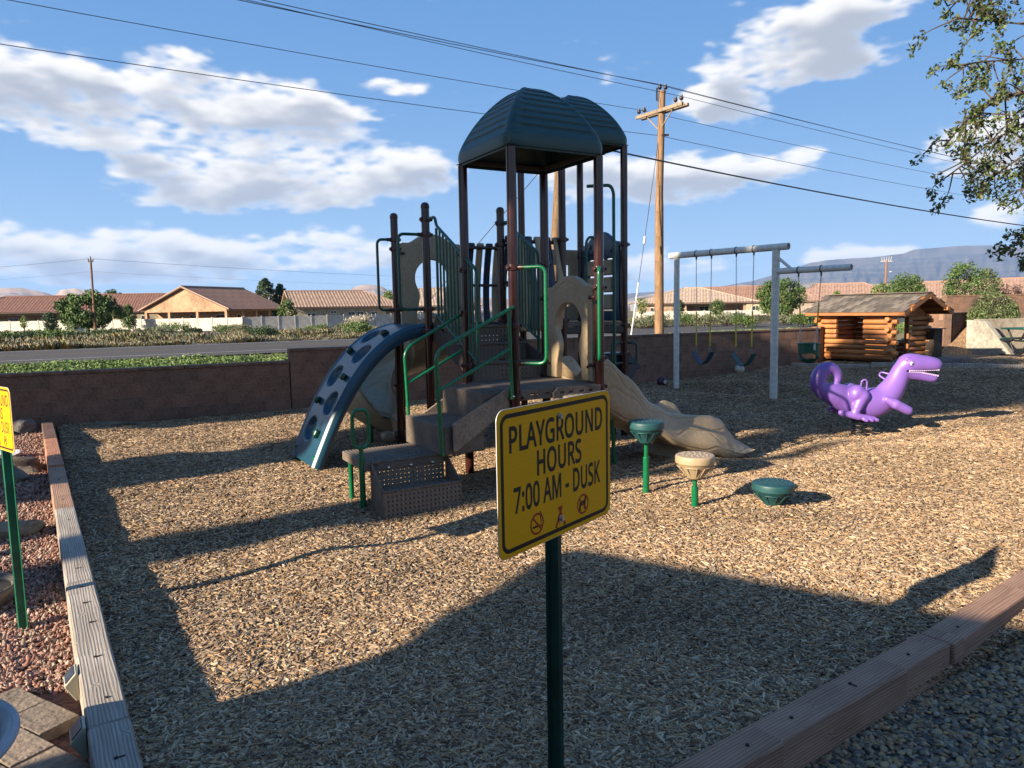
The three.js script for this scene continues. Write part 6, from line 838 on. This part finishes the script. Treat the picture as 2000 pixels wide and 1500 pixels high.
{
  const t = thing('utility_pole', 'tall brown wooden utility pole with a crossarm behind the block wall', 'utility pole', [PP.x, 0, PP.z]), L = (s, y) => cross(s, y).sub(V(PP.x, 0, PP.z));
  mesh('pole', pipe([V(0.02, -0.5, 0), V(0, 3, 0), V(0, 6, 0), V(0.10, 10.25, 0)], [0.195, 0.185, 0.185, 0.185, 0.185, 0.185, 0.185, 0.17, 0.165, 0.16, 0.155, 0.15, 0.15, 0.135], 0.3, 20), poleMat, t);
  for (const off of [-0.16, 0.16]) { const a = mesh('crossarm', box(2.5, 0.13, 0.10), armMat, t); a.position.set(LD.x * off + 0.08, 9.45, LD.z * off); a.rotation.y = Math.atan2(0.82, -0.572); }
  mesh('brace', [rod(L(0.75, 9.42), L(0.05, 8.75), 0.025), rod(L(-0.75, 9.42), L(-0.05, 8.75), 0.025)], armMat, t);
  const ins = (p) => [rod(p, p.clone().add(V(0, 0.12, 0)), 0.02, 0.02, 8), new THREE.SphereGeometry(0.085, 10, 8).translate(p.x, p.y + 0.17, p.z), new THREE.CylinderGeometry(0.05, 0.05, 0.09, 10).translate(p.x, p.y + 0.25, p.z)];
  for (const [s, y] of [[1.15, 9.52], [0.85, 9.52], [-0.85, 9.52], [-1.15, 9.52]]) mesh('insulator', ins(L(s, y)), insMat, t); mesh('insulator', ins(V(0.0, 10.2, 0.05)), insMat, t); mesh('insulator', ins(V(0.24, 10.2, 0)), insMat, t);
  mesh('bracket', [box(0.3, 0.08, 0.08, 0.2, 8.5, 0.1), box(0.06, 0.5, 0.06, -0.12, 10.1, 0.05)], insMat, t);
}
function wire(label, pts, r, sag = 0) { const l = []; for (let k = 1; k < pts.length; k++) for (let i = k > 1 ? 1 : 0; i <= 14; i++) { const t = i / 14, p = pts[k - 1].clone().lerp(pts[k], t); p.y -= 4 * sag * t * (1 - t); l.push(p); } return tag(mesh('power_wire', pipe(l, r, 0.0001, 6), wireMat), label, 'wire', 'overhead wires'); }
const span = (s, y, y2 = y, dr = 0) => [cross(s, y).addScaledVector(LD, -46).add(V(0, y2 - y, 0)), cross(s, y), cross(s, y - dr).addScaledVector(LD, 60)];
wire('upper of the two close wires on top of the tall pole', span(-0.05, 10.45, 10.6), 0.012, 0.25); wire('lower of the two close wires near the top of the tall pole', span(-0.3, 10.38, 10.2), 0.012, 0.3);
wire('wire from the far left end of the crossarm', span(1.15, 9.78, 9.75), 0.010, 0.35); wire('wire on the near right end of the crossarm', span(-1.1, 9.78, 10.5), 0.010, 0.3); wire('wire bolted to the tall pole just below its crossarm', span(0.15, 8.55, 8.3), 0.010, 0.4);
{
  const b = at(1076, 640, 24.5), top = at(1095, 262, 24.5), t = thing('utility_pole', 'leaning weathered pole seen between the posts of the two towers', 'utility pole', [b.x, 0, b.z]); mesh('pole', pipe([V(-0.03, -0.4, 0), V(0.1, 2.5, 0), V(top.x - b.x, top.y, top.z - b.z)], [0.18, 0.18, 0.175, 0.17, 0.17, 0.17, 0.17, 0.125], 0.3, 16), oldPole, t); mesh('bracket', box(0.24, 0.12, 0.12, top.x - b.x, top.y - 0.25, 0), insMat, t);
  const q = top.clone().add(V(0.1, -0.2, 0)), e = at(2080, 452, 47), e2 = at(2000, 437, 45.5); wire('thick black cable running from behind the canopies to the right edge', [q, e.clone().lerp(e2, 0.3), e.clone().addScaledVector(LD, 20)], 0.03, 0.25);
  wire('guy wire slanting down to the left from the leaning pole', [q.clone().add(V(0, -0.1, 0)), at(770, 668, 24)], 0.012); wire('guy wire with a white sleeve left of the tall pole', [cross(0, 8.6), at(1231, 668, 28.5)], 0.012);
  const g0 = cross(0, 8.6), g1 = at(1231, 668, 28.5); const gs = tag(mesh('guy_sleeve', [rod(g0.clone().lerp(g1, 0.72), g1, 0.035, 0.035, 8), rod(g0.clone().lerp(g1, 0.50), g0.clone().lerp(g1, 0.535), 0.05, 0.05, 8)], M([0.6, 0.6, 0.56], 0.5)), 'white plastic sleeve and insulator on the guy wire', 'guy sleeve');
}
{
  const b = at(186, 640, 84), t = thing('utility_pole', 'slim leaning wooden pole in front of the round tree at the left', 'utility pole', [b.x, GY, b.z]), top = at(177, 507, 84); mesh('pole', pipe([V(0, -0.4, 0), V((top.x - b.x) * 0.5, 4, 0), V(top.x - b.x, top.y - GY, 0)], [0.17, 0.16, 0.15, 0.14, 0.13, 0.11], 0.3, 10), M([0.7, 0.7, 0.7], 0.95, { map: poleWood }), t); mesh('insulator', [-0.22, 0, 0.22].map((k) => rod(V(top.x - b.x + k, top.y - GY - 0.3 + (k ? 0 : 0.3), 0), V(top.x - b.x + k * 1.3, top.y - GY + 0.12 + (k ? 0 : 0.25), 0), 0.07, 0.05, 8)), insMat, t);
  for (const [k, y] of [[0.2, 0.1], [-0.2, 0.1], [0, -1.35]]) wire(k > 0 ? 'thin far wire at the top of the slim left pole, right one' : k < 0 ? 'thin far wire at the top of the slim left pole, left one' : 'thin far wire lower on the slim left pole', [at(-700, 540, 90).add(V(k, y, 0)), top.clone().add(V(k, y, 0)), at(1240, 528, 150).add(V(k, y - 2, 0))], 0.007, 0.9);
  const c = at(1727, 600, 100), t2 = thing('utility_pole', 'distant utility pole with fanned insulators rising above the playhouse', 'utility pole', [c.x, GY, c.z]), h = at(1729, 509, 100).y - GY; mesh('pole', rod(V(0, -0.3, 0), V(0.1, h, 0), 0.17, 0.12, 10), M([1.1, 1.0, 0.95], 0.95, { map: poleWood }), t2); mesh('crossarm', [box(1.6, 0.12, 0.12, 0.1, h - 0.1, 0), box(0.12, 0.12, 0.5, 0.7, h - 1.5, 0), ...[-0.7, -0.35, 0, 0.35, 0.7].map((k) => rod(V(0.1 + k * 0.8, h - 0.1, 0), V(0.1 + k, h + 0.55, 0), 0.05, 0.03, 6))], M([0.5, 0.48, 0.44], 0.8), t2);
  const s = at(1238, 606, 80), st = thing('road_sign', 'small grey back of a road sign left of the tall pole', 'sign', [s.x, GY, s.z]); mesh('sign_post', rod(V(0, 0, 0), V(0, 2.3, 0), 0.04), steelDark, st); mesh('sign_plate', rbox(0.75, 0.75, 0.03, 0, 2.15, 0.05, 0.06), M([0.33, 0.36, 0.40], 0.5), st);
}
// ---------------------------------------------------------------- mesas and cliffs, kilometres away
function range(name, label, prof, d0, d1, tones, seed, rough = 1) {
  const pxs = prof.map((p) => p[0]), H = (px) => { let i = 1; while (i < prof.length - 1 && pxs[i] < px) i++; const t = clamp((px - pxs[i - 1]) / (pxs[i] - pxs[i - 1])); return mixn(prof[i - 1][1], prof[i][1], t); };
  const nu = 360, nv = 70, cols = [], g = grid(nu, nv, (s, t) => { const px = mixn(pxs[0], pxs.at(-1), s), d = mixn(d0, d1, t), top = at(px, H(px), d1), f = at(px, 600, d), gull = Math.abs(fbm2(px * 0.045, t * 2.2, 5, seed) - 0.5) * 2, gl2 = Math.abs(fbm2(px * 0.14, t * 4, 4, seed + 5) - 0.5) * 2, e = Math.pow(t, 1.15), cliff = step(0.70, 0.76, t) * 0.16 - 0.16 * step(0.2, 0.7, t) * 0; let k = e * 0.86 + cliff * (1 - t) / 0.3 * 0.5; k = clamp(k + rough * ((gull - 0.35) * 0.34 + (gl2 - 0.3) * 0.10) * t * (1.12 - t)); if (t > 0.985) k = 1 + 0.01 * (fbm2(px * 0.2, 1, 3, seed) - 0.5); const y = mixn(-4, top.y, k); const st = fbm2(y * 0.05, px * 0.01, 4, seed + 2), a = clamp(st * 1.9 - 0.45), pt = fbm2(px * 0.05, t * 9, 4, seed + 9); const c = pt > 0.57 ? tones[2] : tones[0]; cols.push(...[0, 1, 2].map((q) => mixn(c[q], tones[1][q], a))); return V(f.x, y, f.z); });
  g.setAttribute('color', new THREE.Float32BufferAttribute(cols, 3)); const back = mesh(name, g, M([1, 1, 1], 1, { vertexColors: true, side: THREE.DoubleSide })); return tag(back, null, null, null, 'structure');
}
range('mesa_hills', '', [[1120, 590], [1230, 573], [1330, 567], [1400, 561], [1470, 549], [1540, 528], [1580, 514], [1620, 508], [1700, 503], [1760, 496], [1782, 488], [1870, 481], [1930, 480], [2000, 484], [2120, 488], [2350, 505]], 6000, 11000, [[0.035, 0.045, 0.045], [0.14, 0.12, 0.105], [0.025, 0.034, 0.032]], 61);
range('foothills', '', [[1180, 592], [1260, 577], [1320, 565], [1380, 566], [1450, 556], [1520, 560], [1600, 550], [1690, 556], [1760, 552], [1900, 556], [2000, 545], [2120, 556], [2350, 565]], 3600, 5200, [[0.11, 0.10, 0.085], [0.52, 0.44, 0.36], [0.06, 0.06, 0.055]], 67, 1.6);
range('cliff_hills', '', [[-420, 570], [-200, 560], [0, 563], [45, 562], [88, 571], [108, 577], [122, 566], [150, 563], [166, 567], [205, 573], [320, 572], [480, 572], [600, 571], [682, 568], [697, 559], [722, 556], [746, 559], [765, 570], [850, 577], [1000, 584], [1160, 590]], 4200, 6500, [[0.24, 0.17, 0.13], [0.50, 0.38, 0.29], [0.17, 0.14, 0.115]], 71, 1.2);
// ---------------------------------------------------------------- what stands to the left and behind: the office building and the shade trees
{
  const t = thing('office_building', 'low building with a flat overhanging roof behind the viewer', 'building', [-5.74, 0, 0.34], -Math.atan2(0.525, 0.851)), wm = stucco([0.42, 0.36, 0.28]);
  mesh('wall', boxUV(box(21, 2.76, 7, 10.5, 1.38, 3.5), 0.5), wm, t); mesh('roof', rbox(21.8, 0.16, 7.8, 10.5, 2.84, 3.5, 0.02), M([0.10, 0.085, 0.075], 0.9), t);
  for (const x of [2.2, 6.4, 10.2]) { const f = mesh('window', [box(1.4, 0.08, 0.08, x, 2.1, -0.02), box(1.4, 0.08, 0.08, x, 0.9, -0.02), box(0.08, 1.2, 0.08, x - 0.66, 1.5, -0.02), box(0.08, 1.2, 0.08, x + 0.66, 1.5, -0.02)], frameWhite, t); mesh('pane', box(1.26, 1.14, 0.03, x, 1.5, -0.015), glassDark, f); }
}
function shadeTree(label, x, z, cl, n, leaf, trunkTop, seed, tr = 0.26) { const t = thing('shade_tree', label, 'tree', [x, 0, z]), limbs = [pipe([V(0, -0.3, 0), V(0.1, trunkTop * 0.6, 0), V(0, trunkTop, 0)], tr, 0.4, 12)]; for (const c of cl) limbs.push(pipe([V(0, trunkTop * 0.9, 0), V(c.x * 0.5, (trunkTop + c.y) / 2, c.z * 0.5), V(c.x, c.y, c.z)], [tr * 0.6, tr * 0.4, tr * 0.3, tr * 0.2, tr * 0.12], 0.4, 7)); mesh('trunk', limbs, barkMat, t); mesh('crown', leaves(n, clumpPick(cl, 0.85), leaf, GR.mid, seed), leafMat, t); return t; }
// a point given by its place across the sun's path (p), its height there (y) and its distance towards the sun (s)
const N1 = V(0.588, 0, 0.809), S1 = V(-0.809, 0, 0.588), sp = (p, y, s) => V(0, y, 0).addScaledVector(N1, p).addScaledVector(S1, s);
function shade(label, p0, s0, list, n, leaf, top, seed, tr) { const o = sp(p0, 0, s0); shadeTree(label, o.x, o.z, list.map(([p, y, s, r]) => { const q = sp(p, y - 0.2, s0 + s).sub(o); return { x: q.x, y: q.y, z: q.z, r }; }), n, leaf, top, seed, tr); }
shade('large leafy tree left of the yard that shades the climbing structure', -8.5, 8,
  [[-5.85, 6.8, 0, 0.7], [-5.55, 7.7, 0, 0.75], [-5.5, 8.7, 0.3, 0.85], [-7.6, 5.4, 0, 0.8], [-6.9, 5.9, 0, 0.7], [-5.9, 8.0, 0, 1.0], [-6.0, 9.2, 0.5, 1.0], [-7.0, 6.6, 0, 1.1], [-7.2, 8.0, 1, 1.4], [-7.4, 9.6, 0, 1.2], [-8.5, 5.0, 0, 1.1], [-8.6, 6.6, 0.5, 1.4], [-8.7, 8.3, 0, 1.5], [-9.4, 7.2, -0.5, 1.2], [-8.4, 3.6, 0, 0.75], [-8.6, 2.5, 0, 0.6], [-10, 8.8, 0.4, 1.2], [-10.2, 7.4, 0, 1.0], [-9.2, 9.6, 0, 1.0]], 34000, 0.24, 4.4, 301, 0.34);
shade('leafy tree farther left along the block wall', -13.4, 8, [[-12.4, 4.3, 0, 0.9], [-12.9, 4.0, 0, 0.8], [-11.9, 5.7, 0, 0.8], [-11.6, 6.8, 0, 0.8], [-11.2, 7.5, 0, 0.75], [-12, 7.8, 0, 0.9], [-10.9, 8.3, 0, 0.7], [-12.2, 5.4, 0, 1.0], [-12.4, 7.0, 0, 1.3], [-13.4, 4.6, 0, 1.2], [-13.6, 6.2, 0, 1.5], [-14.8, 5.2, 0, 1.3], [-15.2, 6.8, 0, 1.5], [-13.2, 8.2, 0, 1.2], [-11.6, 6.2, 0, 0.7], [-16.6, 6, 0, 1.6]], 24000, 0.24, 3.6, 302, 0.28);
shade('tall tree behind the office building', -5.5, 16, [[-3.6, 11.2, 0, 0.8], [-4.6, 11.6, 0, 0.9], [-5.6, 11.0, 0, 1.0], [-5.2, 12.6, 1, 1.0], [-6.6, 12.0, 0, 1.1], [-7.4, 13.2, 0, 1.0]], 7000, 0.26, 7, 303, 0.3);
// ---------------------------------------------------------------- the tree whose branches hang in at the top right
{
  const r = rng(515), o = V(9.2, 0, -7.6), t = thing('overhanging_tree', 'tree whose loose leafy branches hang into the top right corner', 'tree', [o.x, 0, o.z]), limbs = [pipe([V(0, -0.3, 0), V(0.1, 2, 0), V(-0.1, 4.2, 0), V(-0.6, 6.2, 0)], [0.28, 0.26, 0.24, 0.2, 0.17, 0.13], 0.4, 14)], tips = [];
  const D = 7.4, L = (px, py, d = D) => at(px, py, d).sub(o), tw = (pts, w) => { const p = pts; limbs.push(pipe(p, w, 0.15, 5)); };
  const mains = [[[2330, 120], [2180, 140], [2060, 165], [1960, 190], [1890, 230], [1845, 285]], [[2330, 60], [2150, 60], [2030, 50], [1930, 40], [1870, 35]], [[2300, 160], [2160, 210], [2040, 235], [1950, 265], [1890, 315], [1850, 345]], [[2320, 90], [2140, 110], [2010, 115], [1920, 120], [1862, 130]], [[2280, 180], [2120, 250], [2020, 290], [1960, 330], [1925, 355]], [[2320, 20], [2150, -20], [2010, -25], [1900, -12], [1850, 12]], [[2280, 200], [2150, 300], [2060, 340], [2010, 365], [1985, 372]]];
  mains.forEach((m, i) => { const z = D - 0.9 + 0.35 * i, P = m.map(([x, y], k) => L(x, y, z + 0.15 * Math.sin(k * 2 + i))); P.unshift(V(-0.3 + 0.05 * i, 5.2 + 0.15 * i, 0)); tw(P, [0.06, 0.05, 0.045, 0.038, 0.03, 0.024, 0.018, 0.014, 0.010, 0.008]);
    for (let k = 3; k < P.length; k++) for (let q = 0; q < 8; q++) { const a = P[k - 1].clone().lerp(P[k], r()), b = a.clone().add(V((r() - 0.5) * 0.45, (r() - 0.54) * 0.5, (r() - 0.5) * 0.5)), c = b.clone().add(V((r() - 0.55) * 0.26, -0.03 - 0.16 * r(), (r() - 0.5) * 0.25)); tw([a, b, c], [0.008, 0.006, 0.005, 0.004, 0.003]); for (let w = 0; w < 4; w++) tips.push(b.clone().lerp(c, w / 3)); } });
  const low = [[[2240, 430], [2110, 452], [2030, 470], [1975, 480], [1945, 492]], [[2240, 450], [2090, 490], [2010, 505], [1992, 520]], [[2240, 425], [2100, 440], [2010, 450], [1965, 462]]]; low.forEach((m, i) => { const P = m.map(([x, y]) => L(x, y, D - 0.3 + 0.3 * i)); P.unshift(V(-0.2, 3.2, 0.2)); tw(P, [0.035, 0.03, 0.022, 0.016, 0.012, 0.008, 0.006]); for (let k = 3; k < P.length; k++) for (let q = 0; q < 11; q++) tips.push(P[k - 1].clone().lerp(P[k], r()).add(V((r() - 0.5) * 0.1, (r() - 0.6) * 0.12, (r() - 0.5) * 0.1))); });
  mesh('trunk', limbs, barkMat, t);
  mesh('crown', leaves(tips.length * 11, (q) => { const p = tips[Math.floor(q() * tips.length)]; return V(p.x + (q() - 0.5) * 0.085, p.y + (q() - 0.6) * 0.085, p.z + (q() - 0.5) * 0.085); }, 0.047, [[0.06, 0.095, 0.02], [0.085, 0.125, 0.03], [0.04, 0.068, 0.016], [0.12, 0.145, 0.04], [0.075, 0.065, 0.035]], 516, 0.5), leafMat, t);
}
// ---------------------------------------------------------------- haze over the valley
scene.fog = new THREE.FogExp2(new THREE.Color().setRGB(0.34, 0.56, 1.0), 0.000045);
renderer.render(scene, camera);
